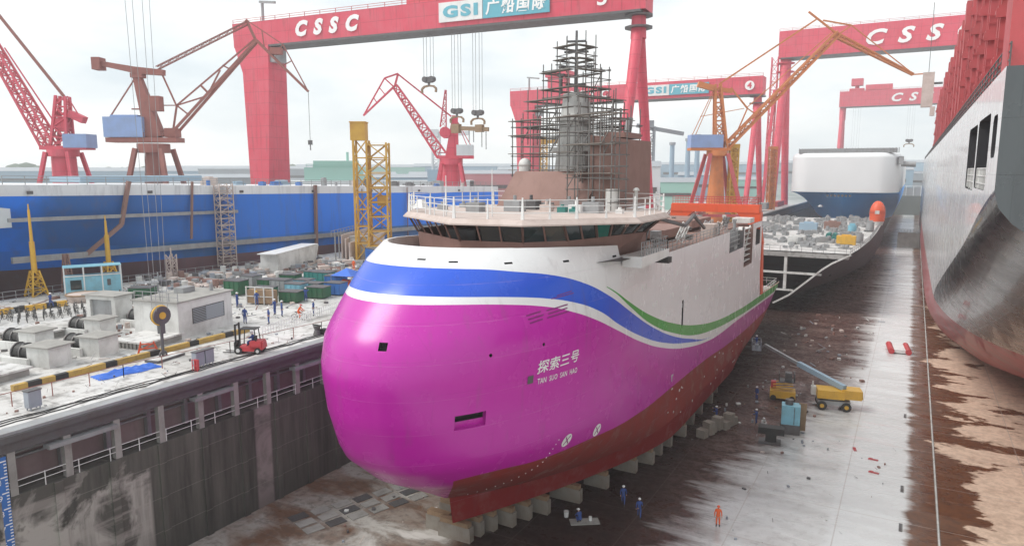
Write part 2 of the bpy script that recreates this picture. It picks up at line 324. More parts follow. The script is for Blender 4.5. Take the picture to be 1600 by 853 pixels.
for i in range(40):
    y=16+2.1*i; mb.tube((QX-.08,y,-4.0),(QX-.08,y,-3.05),.035,5)
mb.tube((QX-.08,14,-3.1),(QX-.08,150,-3.1),.03,5); mb.tube((QX-.08,14,-3.5),(QX-.08,150,-3.5),.025,5)
mb.build('gallery_railing',M['white'],w,True)
mb=MB()
for k in range(3): mb.tube((-48.6,10,-1.6-.35*k),(-48.6,160,-1.6-.35*k),.10,6)
for (a,b,z) in((22.5,27,-1.55),(33,36.5,-1.5),(43,47,-1.6)): mb.bb((QX-.4,a,z-.15),(QX+.35,b,z+.12))
for i in range(30): mb.bb((-48.9,18+3.1*i,-3.9),(-48.5,18.3+3.1*i,-1.3))
mb.build('service_pipe',M['greysteel'],w,True)
# blue depth gauge with white graduations
dgz=thing('depth_gauge','tall blue depth gauge board with white graduations on the dock wall','gauge',(QX+.02,20.0,FLOOR))
mb=MB(); mb.bb((QX+.02,19.5,FLOOR),(QX+.10,20.15,-1.3)); mb.build('board',M['skyblue'],dgz,True)
mb=MB()
for k in range(56):
    z=-12.6+.2*k; mb.bb((QX+.10,19.98 if k%5 else 19.75,z),(QX+.115,20.13,z+.07))
mb.build('graduation',M['lettering'],dgz,True)
for k in range(1,12): text('numeral',str(k),.5,(QX+.105,19.55,-13.0+k),(0,1,0),(0,0,1),M['lettering'],dgz,height=.35,width=.2,ext=.008)

# ================================================================== RESEARCH SHIP
def interp(x,xs,ys):
    if x<=xs[0]: return ys[0]
    for i in range(1,len(xs)):
        if x<=xs[i]: t=(x-xs[i-1])/(xs[i]-xs[i-1]); return ys[i-1]+(ys[i]-ys[i-1])*t
    return ys[-1]
XC=-29.2
ZK=[-11.2,-8.8,-8.7,-7,-5,-3,0,3,5,7,9,10.7]; YB=[42.2,41.8,41.2,38.4,34.9,32.7,31.73,31.36,31.95,33.6,35.6,38.4]
LL=[27,27,26,27,27,25.3,23.9,22.4,21.3,22.3,21.8,22.7]; PP=[1.5,1.5,1.8,2.0,2.2]+[2.29]*7; QQ=[1,1,1.2,1.6,2.0]+[2.08]*7; BB=[9.5,10.0,10.0,9.95,9.85,9.8]+[9.7]*6
ZBY=[98,108,116,124,130,134]; ZBZ=[-11.2,-10.9,-10,-8.4,-7,-6.2]
def hw(Y,z):
    s=min(1,max(0,(Y-interp(z,ZK,YB))/interp(z,ZK,LL)))
    w=interp(z,ZK,BB)*(1-(1-s)**interp(z,ZK,PP))**(1/interp(z,ZK,QQ))
    zb=interp(Y,ZBY,ZBZ); t=min(1,max(0,(z-zb)/3.2)); st=math.sqrt(1-(1-t)**2); st=.72+.28*st if t>0 else .72
    g_=min(1,max(0,(Y-96)/10)); return w*(1-g_+g_*st)*(1-.05*min(1,max(0,(Y-100)/34)))
GT=[(49.5,6.91),(54,5.12),(59.6,3.0),(66.4,1.01),(74.5,-.72),(84.4,-2.05),(96.7,-2.84),(113.4,-3.46),(134,-4.2)]
def ga(Y): return interp(Y,[p[0] for p in GT],[p[1] for p in GT])
g=NG('research_ship_paint'); v=g.vec('Pos'); x=g.xyz(); X,Y,Z=x
ty=g.math('DIVIDE',g.math('SUBTRACT',Y,30),110)
def cv(pts):
    return g.math('SUBTRACT',g.math('MULTIPLY',g.curve(ty,[((a-30)/110,(b+12)/24) for a,b in pts]),24),12)
bt=cv([(30,9.6),(38.6,9.39),(40.4,9.13),(43.4,8.6),(46.7,7.61),(49.6,6.4),(54,4.39),(59.7,1.99),(66.5,-.3),(72.2,-1.75),(80.4,-3.34),(140,-6)])
bb=cv([(30,8.0),(34.9,7.95),(36.7,7.83),(38.8,7.65),(41.9,7.22),(45,6.5),(47.7,5.56),(51.6,3.75),(56.9,1.7),(63,-.18),(70.5,-1.83),(80.4,-3.36),(140,-6.0)])
pp=cv([(30,7.55),(34.2,7.48),(36.5,7.39),(38.6,7.2),(42.1,6.62),(44.8,5.83),(47.6,4.81),(51.6,3.22),(56.9,1.21),(63.1,-.71),(70.6,-2.37),(80,-3.65),(84.8,-3.97),(97,-4.15),(113,-4.75),(140,-5.8)])
gt=cv([(30,11.9),(44,9.0),(49.8,6.95),(54,5.12),(59.6,3.0),(66.4,1.01),(74.5,-.72),(84.4,-2.05),(96.7,-2.84),(113.4,-3.46),(140,-4.3)])
gb=cv([(30,11.9),(44,9.0),(49.7,6.91),(54,4.77),(59.7,2.2),(66.5,.02),(74.7,-1.85),(84.6,-2.99),(97,-3.76),(113,-4.45),(140,-5.4)])
rd=cv([(30,-7),(35.5,-5.2),(37,-4.45),(39,-4.35),(42,-4.6),(48,-4.75),(53.5,-5.1),(58,-5.2),(66,-5.3),(79,-5.6),(90,-6.2),(140,-6.6)])
lt=lambda a,b: g.math('LESS_THAN',a,b)
nd=g.noise(v,.5,6,.6); ns=g.noise(g.vec('Pos',scale=(.6,.6,.06)),2,5,.6)
WH=(.78,.785,.79)
gw=g.step(Y,51.8,52.0); WH2=g.mix(gw,WH,(.80,.79,.80))
col=WH2
col=g.mix(g.math('MULTIPLY',lt(Z,gt),g.math('GREATER_THAN',Y,49.5)),col,(.02,.34,.03)); col=g.mix(g.math('MULTIPLY',lt(Z,gb),g.math('GREATER_THAN',Y,49.5)),col,WH)
col=g.mix(lt(Z,bt),col,(.006,.085,.62)); col=g.mix(lt(Z,bb),col,WH)
pur=g.mix(g.step(Y,62,100),(.50,.004,.355),(.36,.014,.25)); col=g.mix(lt(Z,pp),col,pur)  # purple darkens aft: shade on the port side put into the colour
foot=g.math('LESS_THAN',g.math('ADD',Y,g.math('MULTIPLY',g.math('ABSOLUTE',g.math('ADD',X,29.2)),1.26)),41.6); notf=g.math('SUBTRACT',1,foot)
redc=g.mix(g.step(nd,.4,.65),(.25,.028,.021),(.19,.036,.03)); redc=g.mix(g.step(Z,-8.6,-8.9),redc,(.24,.012,.013)) ; col=g.mix(g.math('MULTIPLY',lt(Z,rd),notf),col,redc)
cb=g.nt.nodes.new('ShaderNodeCombineXYZ'); g.put(cb.inputs[0],Y); g.put(cb.inputs[1],Z); br=g.brick(cb.outputs[0],7.5,2.15,.03)
col=g.mix(.05,col,br[0],'MULTIPLY'); hz_=g.step(g.math('PINGPONG',g.math('ADD',g.math('ADD',Z,.4),g.math('MULTIPLY',nd,.05)),1.12),0,.025,1,0); col=g.mix(g.math('MULTIPLY',g.math('MULTIPLY',hz_,g.step(nd,.40,.6)),.22),col,(.95,.6,.85)); col=g.mix(g.math('MULTIPLY',g.step(ns,.58,.75),.25),col,(.14,.08,.10))  # horizontal seams get a painted pink highlight; streaks are run-off marks
red_=g.math('MULTIPLY',lt(Z,rd),notf); col=g.mix(g.math('MULTIPLY',g.math('MULTIPLY',g.step(nd,.5,.7),.35),red_),col,(.32,.17,.15))
g.set('Base Color',col)
g.set('Specular IOR Level',.3); g.set('Roughness',g.math('ADD',g.math('ADD',.38,g.math('MULTIPLY',nd,.16)),g.math('MULTIPLY',red_,.2))); g.set('Coat Weight',g.math('SUBTRACT',.8,g.math('MULTIPLY',red_,.7))); g.set('Coat Roughness',g.math('ADD',.10,g.math('MULTIPLY',nd,.30)))
nb=g.noise(v,.55,3,.5); g.bump(g.math('ADD',g.math('MULTIPLY',nb,.8),g.math('ADD',g.math('MULTIPLY',br[1],.25),g.math('MULTIPLY',hz_,.5))),.05,.42)
M['shipskin']=g.m
def zA(Y): return -3.2 if Y<100 else min(-3.2,ga(Y)+.02)+0 if Y<112.05 else ga(Y)
def ztop(Y):
    if Y<=51.9: return interp(Y,[31,38.35,39.3,41.7,45.5,51.9],[10.65,10.65,10.61,10.52,10.35,9.97])
    if Y<=57.9: return 9.15
    if Y<=112.0: return 8.2
    return None
def ship_hull():
    zsA=[-11.2,-10.9,-10.5,-10,-9.4,-8.85,-8.7,-8.2,-7.6,-7,-6.4,-5.7,-5,-4.4,-3.8,-3.2]
    zsB=[-2.4,-1.6,-.8,0,.8,1.6,2.4,3.2,4,4.8,5.6,6.4,7.2,8.0]
    NB=30; aft=[58]+[51.9,51.95,57.9,57.95]; aft=[60+2.6*i for i in range(20)]+[111.9,112.0]+[114,116,118,120,122,124,126,128,130,132,134]
    aft=[a for a in aft if a<111.9 or a>=111.9]; aft=sorted(set(aft))
    mid=[51.9,51.96,54,57.9,57.96]
    P={}; V=[];F=[]
    def idx(x,y,z): V.append((x,y,z)); return len(V)-1
    cols=[('b',(i/NB)**1.7) for i in range(NB)]+[('y',y) for y in mid]+[('y',y) for y in aft]
    def pos(c,z):
        if c[0]=='b': yb=interp(z,ZK,YB); y=yb+(51.0-yb)*c[1]
        else: y=c[1]
        return y
    grid=[]
    for c in cols:
        col=[]
        y0=pos(c,0) if c[0]=='b' else c[1]
        zb=interp(y0,ZBY,ZBZ)
        za=-3.2 if y0<112.02 else ga(y0)
        for z in zsA: f=(z+11.2)/8.0; zz=zb+(za-zb)*f; y=pos(c,zz); col.append((hw(y,zz),y,zz))
        if y0<112.02:
            for z in zsB: y=pos(c,z); col.append((hw(y,z),y,z))
            for k in (0,.5,1):
                zt=8.2
                y=pos(c,9.5) ; t_=ztop(y); 
                zt=8.2+(t_-8.2)*k if t_>8.3 else 8.1+.1*k/1.0
                y=pos(c,zt); zt2=8.2+(ztop(y)-8.2)*k if ztop(y)>8.3 else zt; col.append((hw(y,zt2),y,zt2))
            col.append((max(0,col[-1][0]-.25),col[-1][1]+(.25 if c[0]=='b' and c[1]<.3 else 0),col[-1][2])) ; a=col[-1]; col.append((a[0],a[1],a[2]-(1.3 if y0<51.94 else .5)))
        else:
            top=col[-1]
            for _ in range(len(zsB)+3): col.append(None)
            col.append((max(0,top[0]-.2),top[1],top[2])); col.append((max(0,top[0]-.2),top[1],top[2]-1.0))
        grid.append(col)
    nr=len(zsA)+len(zsB)+5
    ids={}
    for s_ in (1,-1):
        for i,col in enumerate(grid):
            for j,q in enumerate(col):
                if q is not None: ids[s_,i,j]=idx(XC+s_*q[0],q[1],q[2])
    nA=len(zsA)
    for s_ in (1,-1):
        for i in range(len(grid)-1):
            a_=grid[i][nA]is not None; b_=grid[i+1][nA] is not None
            for j in range(nr-1):
                if a_ and b_: q=[(i,j),(i+1,j),(i+1,j+1),(i,j+1)]
                elif a_ and not b_:
                    if j<nA-1: q=[(i,j),(i+1,j),(i+1,j+1),(i,j+1)]
                    else: continue
                else:
                    if j<nA-1: q=[(i,j),(i+1,j),(i+1,j+1),(i,j+1)]
                    elif j==nA-1: q=[(i,j),(i+1,j),(i+1,nr-2),(i,nr-2)]
                    elif j==nr-2: q=[(i,j),(i+1,j),(i+1,j+1),(i,j+1)]
                    else: continue
                f=[ids[(s_,)+k] for k in q]; F.append(f if s_==1 else f[::-1])
            # bottom and deck
            if s_==1:
                F.append([ids[1,i,0],ids[-1,i,0],ids[-1,i+1,0],ids[1,i+1,0]])
                if a_==b_: F.append([ids[1,i,nr-1],ids[1,i+1,nr-1],ids[-1,i+1,nr-1],ids[-1,i,nr-1]])
    # aft face of the house at the step
    k=[i for i in range(len(grid)-1) if grid[i][nA] is not None and grid[i+1][nA] is None][0]
    left=[ids[1,k,j] for j in range(nA-1,nr)]; right=[ids[-1,k,j] for j in range(nA-1,nr)]
    # connector: step ring between col k (full) and col k+1 (low)
    F.append(left+[ids[-1,k,nr-1]]+right[:-1][::-1]+[ids[-1,k+1,nr-2],ids[-1,k+1,nr-1],ids[1,k+1,nr-1],ids[1,k+1,nr-2]])
    e=len(grid)-1
    low=[ids[1,e,j] for j in range(nA)]+[ids[1,e,nr-2],ids[1,e,nr-1]]; lo2=[ids[-1,e,j] for j in range(nA)]+[ids[-1,e,nr-2],ids[-1,e,nr-1]]
    for a in range(len(low)-1): F.append([low[a],lo2[a],lo2[a+1],low[a+1]])
    return V,F
V_,Fc_=ship_hull()
ship=thing('research_ship','magenta and white research ship with blue and green wave stripes, standing on keel blocks','ship',(XC,42.2,-11.2))
bm=bmesh.new()
vs_=[bm.verts.new(Vector(p)-ship.location) for p in V_]
for f in Fc_:
    u=[]
    for i in f:
        if vs_[i] not in u: u.append(vs_[i])
    if len(u)>2:
        try: bm.faces.new(u)
        except ValueError: pass
bmesh.ops.remove_doubles(bm,verts=bm.verts,dist=.004); bmesh.ops.recalc_face_normals(bm,faces=bm.faces)
for f in bm.faces: f.smooth=f.calc_area()<8 and abs(f.normal.z)<.97
hme=bpy.data.meshes.new('hull'); bm.to_mesh(hme)
print('HULL nonmanifold',sum(1 for e in bm.edges if not e.is_manifold)); bm.free()
M['deck']=paint('deck_primer',(.26,.15,.12),.75,.5,(.12,.09,.08),.5)
hme.materials.append(M['shipskin']); hme.materials.append(M['void']); hme.materials.append(M['deck']); hme.materials.append(M['primer'])
for p in hme.polygons:
    c=p.center+ship.location
    if p.normal.z>.9 or False: p.material_index=2 if (c.z<10.0 or p.area>.5) else 0
hull=bpy.data.objects.new('hull',hme); COL.objects.link(hull); hull.parent=ship
# cutters : anchor pocket, hawse holes, side slot, notches in the house side
def cutter(mb,mat):
    me=bpy.data.meshes.new('cut'); me.from_pydata([Vector(p)-ship.location for p in mb.v],[],mb.f); me.materials.append(mat)
    o=bpy.data.objects.new('cut',me); COL.objects.link(o); o.parent=ship; return o
cuts=[]
def cutn(y,z,w,h,mat,depth=.5,round_=False):
    e=.05; ty=Vector((hw(y+e,z)-hw(y-e,z),2*e,0)).normalized(); tz=Vector((hw(y,z+e)-hw(y,z-e),0,2*e)).normalized(); nn=ty.cross(tz).normalized(); 
    if nn.x<0: nn=-nn
    tz=nn.cross(ty).normalized(); tz=tz if tz.z>0 else -tz
    c=Vector((XC+hw(y,z),y,z)); mb=MB()
    if round_: mb.tube(c+nn*.4,c-nn*depth,w,14,smooth=False)
    else:
        P=[]
        for k in(.4,-depth):
            for a,b in((-1,-1),(1,-1),(1,1),(-1,1)): P.append(c+nn*k+ty*a*w/2+tz*b*h/2)
        mb.add(P,[(0,1,2,3),(7,6,5,4),(0,4,5,1),(1,5,6,2),(2,6,7,3),(3,7,4,0)])
    o=cutter(mb,mat); b2=bmesh.new(); b2.from_mesh(o.data); bmesh.ops.recalc_face_normals(b2,faces=b2.faces); b2.to_mesh(o.data); b2.free(); cuts.append(o)
def cutbox(y0,y1,z0,z1,mat,depth=.8,skew=0):
    mb=MB(); P=[]
    for (y,z) in((y0,z0),(y1,z0),(y1,z1),(y0,z1)):
        h=hw(y,z); P.append((XC+h+.5,y,z+(y-y0)*skew)); 
    for (y,z) in((y0,z0),(y1,z0),(y1,z1),(y0,z1)):
        h=hw(y,z); P.append((XC+h-depth,y+depth*.5*(y<44),z+(y-y0)*skew+.0))
    mb.add(P,[(0,1,2,3),(7,6,5,4),(0,4,5,1),(1,5,6,2),(2,6,7,3),(3,7,4,0)]); bm=bmesh.new(); 
    me_=cutter(mb,mat); b2=bmesh.new(); b2.from_mesh(me_.data); bmesh.ops.recalc_face_normals(b2,faces=b2.faces); b2.to_mesh(me_.data); b2.free(); cuts.append(me_)
cutn(35.85,.12,2.2,1.0,M['shipskin'],.42); cutn(35.9,.30,2.0,.55,M['void'],.9)
cutn(32.4,5.2,.56,.56,M['void'],.5)
cutbox(69.2,69.75,.2,2.8,M['void'],.5)
cutbox(98.6,104.6,2.6,9.4,M['primer'],2.6)
cutbox(89.5,98.0,5.5,9.4,M['steel'],1.6)
cutbox(107.0,110.6,4.9,7.4,M['steel'],1.2)
for (y,z) in((36.94,4.24),(41.16,4.23)): cutn(y,z,.12,.12,M['void'],.4,True)
mb=MB(); mb.tube((XC+.05,30,4.35),(XC+.05,32.6,4.35),.24,14,smooth=False); cuts.append(cutter(mb,M['void']))
for (y,z) in((37.3,9.96),(38.0,9.84),(40.57,9.64),(45.03,9.41),(51.1,9.2)): cutn(y,z,.62,.16,M['void'],.15)
for o_c in cuts: pass
dg=bpy.context.evaluated_depsgraph_get()
for c in cuts:
    md=hull.modifiers.new('b','BOOLEAN'); md.operation='DIFFERENCE'; md.object=c; md.solver='EXACT'; md.material_mode='TRANSFER'
dg.update(); nm=bpy.data.meshes.new_from_object(hull.evaluated_get(dg)); hull.modifiers.clear()
if len(nm.polygons)>500: hull.data=nm
hull.data.name='hull'; sharpen(hull.data)
for c in cuts: bpy.data.objects.remove(c)
def onhull(me,f,parent,name,mat,off=.035):
    for v in me.vertices:
        Y,Z=f(v.co.x,v.co.y); v.co=Vector((XC+hw(Y,Z)+off+v.co.z*.0,Y,Z))-parent_loc(parent)
    me.materials.clear(); me.materials.append(mat); o=bpy.data.objects.new(name,me); COL.objects.link(o); o.parent=parent; return o
def fit(me):
    xs=[v.co.x for v in me.vertices]; ys=[v.co.y for v in me.vertices]; return min(xs),max(xs),min(ys),max(ys)
def hulltext(body,y0,y1,z0,z1,bold=0,shear=0,sk=0,name='lettering',mat='lettering'):
    me=textmesh(body,1,shear,bold,0,1.05,2); a,b,c,d=fit(me)
    bm=bmesh.new(); bm.from_mesh(me); bmesh.ops.triangulate(bm,faces=bm.faces); bmesh.ops.subdivide_edges(bm,edges=[e for e in bm.edges if e.calc_length()>.25],cuts=1); bm.to_mesh(me); bm.free()
    return onhull(me,lambda u,v:(y0+(u-a)/(b-a)*(y1-y0),z0+(v-c)/(d-c)*(z1-z0)+sk*(u-a)/(b-a)),hull,name,M[mat])
hulltext('探索三号',40.55,45.1,2.28,3.18,.012,.12,.0)
hulltext('TAN  SUO  SAN  HAO',40.65,45.0,1.55,1.95,.012,0,-.12)
def patch(y0,y1,z0,z1,name,mat,n=4,sk=0):
    mb=MB(); 
    for i in range(n+1):
        y=y0+(y1-y0)*i/n
        for z in(z0,z1): zz=z+sk*i/n; mb.v.append((XC+hw(y,zz)+.03,y,zz))
    for i in range(n): mb.f.append((2*i,2*i+2,2*i+3,2*i+1)); mb.mi.append(0); mb.sm.append(False)
    return mb.build(name,mat,hull,True)
patch(39.75,40.25,1.75,2.3,'plate_mark',M['steel'])
for (y,z,a,b) in((40.1,6.25,1.3,.09),(40.15,6.0,1.4,.09),(40.2,5.75,1.2,.09),(41.9,6.35,2.2,.08),(42.0,6.12,2.0,.08),(41.8,5.88,2.3,.08),(43.2,7.2,1.6,.05),(42.6,7.05,2.4,.05)): patch(y,y+a,z,z+b,'masking_line',M['purplemark'],3,.12)
for (y,z) in((44.81,-3.74),(48.93,-4.2)):
    mb=MB(); N=20
    mb.v.append((XC+hw(y,z)+.03,y,z))
    for i in range(N): a=2*math.pi*i/N; yy=y+.52*math.cos(a); zz=z+.52*math.sin(a); mb.v.append((XC+hw(yy,zz)+.03,yy,zz))
    for i in range(N): mb.f.append((0,1+i,1+(i+1)%N)); mb.mi.append(0); mb.sm.append(False)
    tm=mb.build('thruster_mark',M['lettering'],hull,True)
    mb=MB()
    for s_ in(1,-1):
        for w_ in (0,):
            P=[]
            for (dy,dz) in((-.3,-.3*s_),(-.22,-.36*s_),(.3,.3*s_),(.22,.36*s_)): yy=y+dy; zz=z+dz; P.append((XC+hw(yy,zz)+.045,yy,zz))
            mb.add(P,[(0,1,2,3)])
    mb.build('cross',M['purplemark'],tm,True)
# draught marks and white dots
for k in range(16):
    y=41.9+.12*k; z=-8.3+.33*k; mb=MB(); mb.box((XC+hw(y,z)+.03,y,z),(.02,.14,.05)); 
    if k==0: allm=mb
    else: allm.v+=mb.v; allm.f+=[tuple(i+8*k for i in f) for f in mb.f]; allm.mi+=mb.mi; allm.sm+=mb.sm
allm.build('draught_mark',M['lettering'],hull,True)
mb=MB(); rr=random.Random(3)
for k in range(26):
    y=rr.uniform(56,100); z=-5.9-rr.uniform(.2,3.6); mb.box((XC+hw(y,z)+.02,y,z),(.03,rr.uniform(.12,.3),rr.uniform(.08,.25)))
mb.box((XC+hw(66,-4.6)+.02,66,-4.4),(.03,.14,.7)); mb.box((XC+hw(66,-4.6)+.02,66.1,-4.15),(.03,.6,.14)); mb.box((XC+hw(66,-5.6)+.02,66.05,-5.5),(.03,.45,.12))
mb.build('paint_touch_up',M['whitedirty'],hull,True)
# row of small round ports / rolled welds on the house side (pairs)
mb=MB()
for (r0,z0,sl) in((57,5.9,-.045),(60,3.9,-.045),(64,2.3,-.02)):
    for k in range(9):
        y=r0+k*5.1
        if 97.5<y<105 or y>110: continue
        for d in(0,.9): z=z0; mb=MB(); mb.box((XC+hw(y+d,z)+.02,y+d,z),(.05,.16,.42)); mb.build('scupper_plate',M['white'],hull,True)
# side recess / wing balcony
mb=MB(); 
mb.prism([(-19.48,51.95,8.3),(-19.48,58.9,8.5),(-19.48,58.9,9.15),(-19.48,51.95,9.15)],(0,0,0),(1.6,0,0)); mb.build('wing_balcony',M['white'],ship,True)
mb=MB(); mb.box((-18.4,58.7,8.2),(1.4,.9,.5)); mb.build('balcony_lamp_box',M['black'],ship,True)
mb=MB(); mb.rail([(-18.0,52.1,9.15),(-18.0,58.8,9.15),(-19.4,58.8,9.15)],1.1,.6,.03,3); mb.rail([(-19.5,58.2,8.2),(-19.5,88,8.2)],1.05,1.4,.028,3); mb.build('side_railing',M['greysteel'],ship,True)
# ---- wheelhouse
OUT=[(-37.3,47.2),(-28.8,41.7),(-23.4,42.7),(-20.4,45.7),(-17.2,49.5),(-17.3,57),(-19.6,62),(-37.5,62),(-39.5,56),(-39.3,50.5)]
cxw,cyw=-28.3,53
def inset(k): return [(x+(cxw-x)*k,y+(cyw-y)*k) for x,y in OUT]
wh=thing('x','', '') if False else None
n=len(OUT)
def ring_wall(mb,A,za,B,zb): 
    for i in range(n):
        j=(i+1)%n; mb.add([(*A[i],za),(*A[j],za),(*B[j],zb),(*B[i],zb)],[(0,1,2,3)])
cl_=lambda L,m:[(min(x,XC+hw(y,10.6)-.35 if y<51.9 else m),y) for x,y in L]
base=cl_(inset(.13),-20.1); sill=cl_(inset(.115),-19.3); head=cl_(inset(.05),-17.9); eave=inset(0.0); rt=inset(.035)
mb=MB(); ring_wall(mb,base,8.9,sill,10.62); ring_wall(mb,sill,10.62,sill,10.70); wheel=mb.build('wheelhouse',M['primer'],ship,True)
mb=MB(); 
ring_wall(mb,head,11.86,eave,11.92); ring_wall(mb,eave,11.92,eave,12.02); ring_wall(mb,eave,12.02,rt,12.36); mb.add([(x,y,12.36) for x,y in rt],[tuple(range(n))]); mb.add([(x,y,11.86) for x,y in head],[tuple(range(n))]); mb.build('wheelhouse_roof',M['primerlt'],ship,True)
mb=MB(); mb.add([(x,y,9.0) for x,y in inset(.14)],[tuple(range(n))]); mb.box((-29,52,10.2),(6,3,1.9)); mb.box((-25,48,10.2),(3,1,1.2)); mb.box((-33,50,10.2),(3,1.2,1.3)); mb.build('wheelhouse_floor',M['steel'],ship,True)
rr=random.Random(5)
for i in range(n):
    j=(i+1)%n; L_=math.hypot(sill[i][0]-sill[j][0],sill[i][1]-sill[j][1]); k=max(1,round(L_/1.9))
    for a in range(k+1):
        t=a/k; p=(sill[i][0]+(sill[j][0]-sill[i][0])*t,sill[i][1]+(sill[j][1]-sill[i][1])*t,10.68); q=(head[i][0]+(head[j][0]-head[i][0])*t,head[i][1]+(head[j][1]-head[i][1])*t,11.9)
        mul=MB(); mul.beam(p,q,.16 if a in(0,k) else .10); mul.build('window_mullion',M['primer'],wheel,True)
        if a<k and i not in(0,8,9) and not(i==1 and a<1):
            t0,t1=t+.03,t+1/k-.03; ins=lambda T,Q,z:(T[i][0]+(T[j][0]-T[i][0])*Q+(cxw-T[i][0])*.006,T[i][1]+(T[j][1]-T[i][1])*Q+(cyw-T[i][1])*.006,z)
            mg=MB(); mg.add([ins(sill,t0,10.70),ins(sill,t1,10.70),ins(head,t1,11.87),ins(head,t0,11.87)],[(0,1,2,3)]); mg.build('window',M['ggreen'] if rr.random()<.22 else M['glass'],ship,True)
# items on the wheelhouse roof
mb=MB(); rl=inset(.05); mb.rail([(x,y,12.36) for x,y in rl]+[(*rl[0],12.36)],1.35,1.9,.032,3)
for i in range(n):
    x,y=rl[i]; mb.beam((x,y,12.36),(x,y,13.9),.24,.14,.08,.08)
    j=(i+1)%n; x,y=(rl[i][0]+rl[j][0])/2,(rl[i][1]+rl[j][1])/2; mb.beam((x,y,12.36),(x,y,13.8),.16,.1,.06,.06)
mb.build('roof_railing',M['white'],ship,True)
mb=MB(); mb.box((-36,48,13.0),(1,1,.7),taper=.4); mb.tube((-31,44.5,12.36),(-31,44.5,15.4),.06,8,.03); mb.tube((-27.2,45,12.36),(-27.2,45,15.9),.05,8,.025); mb.build('whip_antenna',M['white'],ship,True)
rr=random.Random(11)
for k in range(16):
    x=rr.uniform(-37,-20); y=rr.uniform(49,60); w_=rr.uniform(.5,1.5)
    mb=MB(); mb.box((x,y,12.36+w_*.3),(w_,w_*.8,w_*.6)); mb.tube((x,y,12.36+w_*.5),(x,y,12.36+w_*.9),.15,8); mb.build('roof_equipment',rr.choice([M['greysteel'],M['white'],M['teal'],M['steel'],M['primerlt']]),ship,True)
# ---- upper deckhouse, tower mast, funnel casing
mb=MB(); mb.prism([(-34.6,58,12.36),(-34.6,72,12.36),(-34.0,72,15.7),(-33.6,60,15.7)],(0,0,0),(9.0,0,0)); mb.build('upper_deckhouse',M['primer'],ship,True)
mb=MB(); mb.tube((-29.6,65,15.6),(-29.6,65,23.2),2.1,10,1.25,smooth=False); mb.tube((-29.6,65,17.6),(-29.6,65,18.0),2.5,10,2.5,smooth=False); mb.tube((-29.6,65,20.6),(-29.6,65,21),2.0,10,smooth=False); mb.tube((-33.4,61.5,15.7),(-33.4,61.5,16.2),.6,10); mb.dome((-33.4,61.5,16.2),.65,1.2); mb.build('mast_tower',M['whitedirty'],ship,True)
mb=MB(); mb.tube((-29.6,65,23.2),(-29.6,65,29.2),.22,8,.12)
for z,w_ in((24.1,1.6),(25.8,2.8),(27.2,1.9),(28.2,1.5)): mb.box((-29.6,65,z),(w_*2*.62,.5,.14),R(18))
mb.tube((-31.2,65,23.3),(-31.2,65,25.0),.14,8); mb.box((-31.2,65,25.1),(.7,.4,.25)); mb.build('radar_mast',M['steel'],ship,True)
mb=MB(); mb.prism([(-25.4,59,12.36),(-23.0,59,12.36),(-23.0,59,18.6),(-25.4,59,18.9)],(0,0,0),(0,9.6,0)); mb.box((-24.2,64,19.0),(1.9,4.5,.5)); mb.build('funnel_casing',M['primer'],ship,True)
for q_ in ((-24.6,66.2,20.8,.32),(-24.0,64,20.4,.22)): mb=MB(); mb.tube((q_[0],q_[1],18.8),(q_[0],q_[1]+.6,q_[2]),q_[3],10); mb.build('exhaust_pipe',M['greysteel'],ship,True)
mb=MB(); mb.tube((-22.4,57.0,12.36),(-22.4,57.0,14.2),.6,14); mb.tube((-21,59,12.36),(-21,59,14.0),.16,8); mb.dome((-21,59,14.0),.3); mb.build('vent_trunk',M['whitedirty'],ship,True)
mb=MB(); mb.box((-27,82,8.6),(6,10,1.0)); mb.box((-30,97,8.7),(10,10,1.0)); mb.build('aft_deckhouse',M['primer'],ship,True)
mb=MB(); mb.box((-21.6,107.5,8.5),(2.6,3,.7)); mb.build('locker_house',M['whitedirty'],ship,True)
rr=random.Random(21)
for k in range(34):
    x=rr.uniform(-30,-20.2); y=rr.uniform(59,108); w_=rr.uniform(.4,1.5) if y<85 else rr.uniform(.3,.8); mb=MB(); q=rr.random()
    if q<.4: mb.box((x,y,8.2+w_*.5),(w_,w_*1.3,w_))
    elif q<.7: mb.tube((x,y,8),(x,y,8.4+w_),.2,8); mb.box((x,y,8.5+w_),(w_*.6,w_*.6,.3))
    else: mb.lattice((x,y,8.2),(x,y+rr.uniform(2,5),8.6+w_),.6,.6,4,.05)
    mb.build('deck_equipment',rr.choice([M['greysteel'],M['whitedirty'],M['steel'],M['scaf'],M['primerlt']]),ship,True)
mb=MB(); mb.beam((-21,60.5,8.2),(-21,63,11.6),.35); mb.beam((-21,63,11.6),(-20,71,10.2),.3); mb.beam((-20,71,10.2),(-20.2,75,11.0),.28); mb.beam((-20.2,75,11.0),(-20.3,80,9.3),.26); mb.build('folding_deck_crane',M['steel'],ship,True)
# stairs in the notch
mb=MB()
for k in range(7): mb.box((-20.6,101.6,3.2+.75*k),(1.6,5.4,.10))
mb.beam((-19.9,99,2.8),(-19.9,104,8),.15); mb.build('stair_landing',M['whitedirty'],ship,True)
mb=MB()
for k in range(9): mb.beam((-20.2,90+k*.9,5.6),(-20.2,90+k*.9,8.2),.12)
for k in range(4): mb.beam((-20.0,89.7,6+k*.6),(-20.0,97.8,6+k*.6),.08)
mb.build('equipment_rack',M['greysteel'],ship,True)
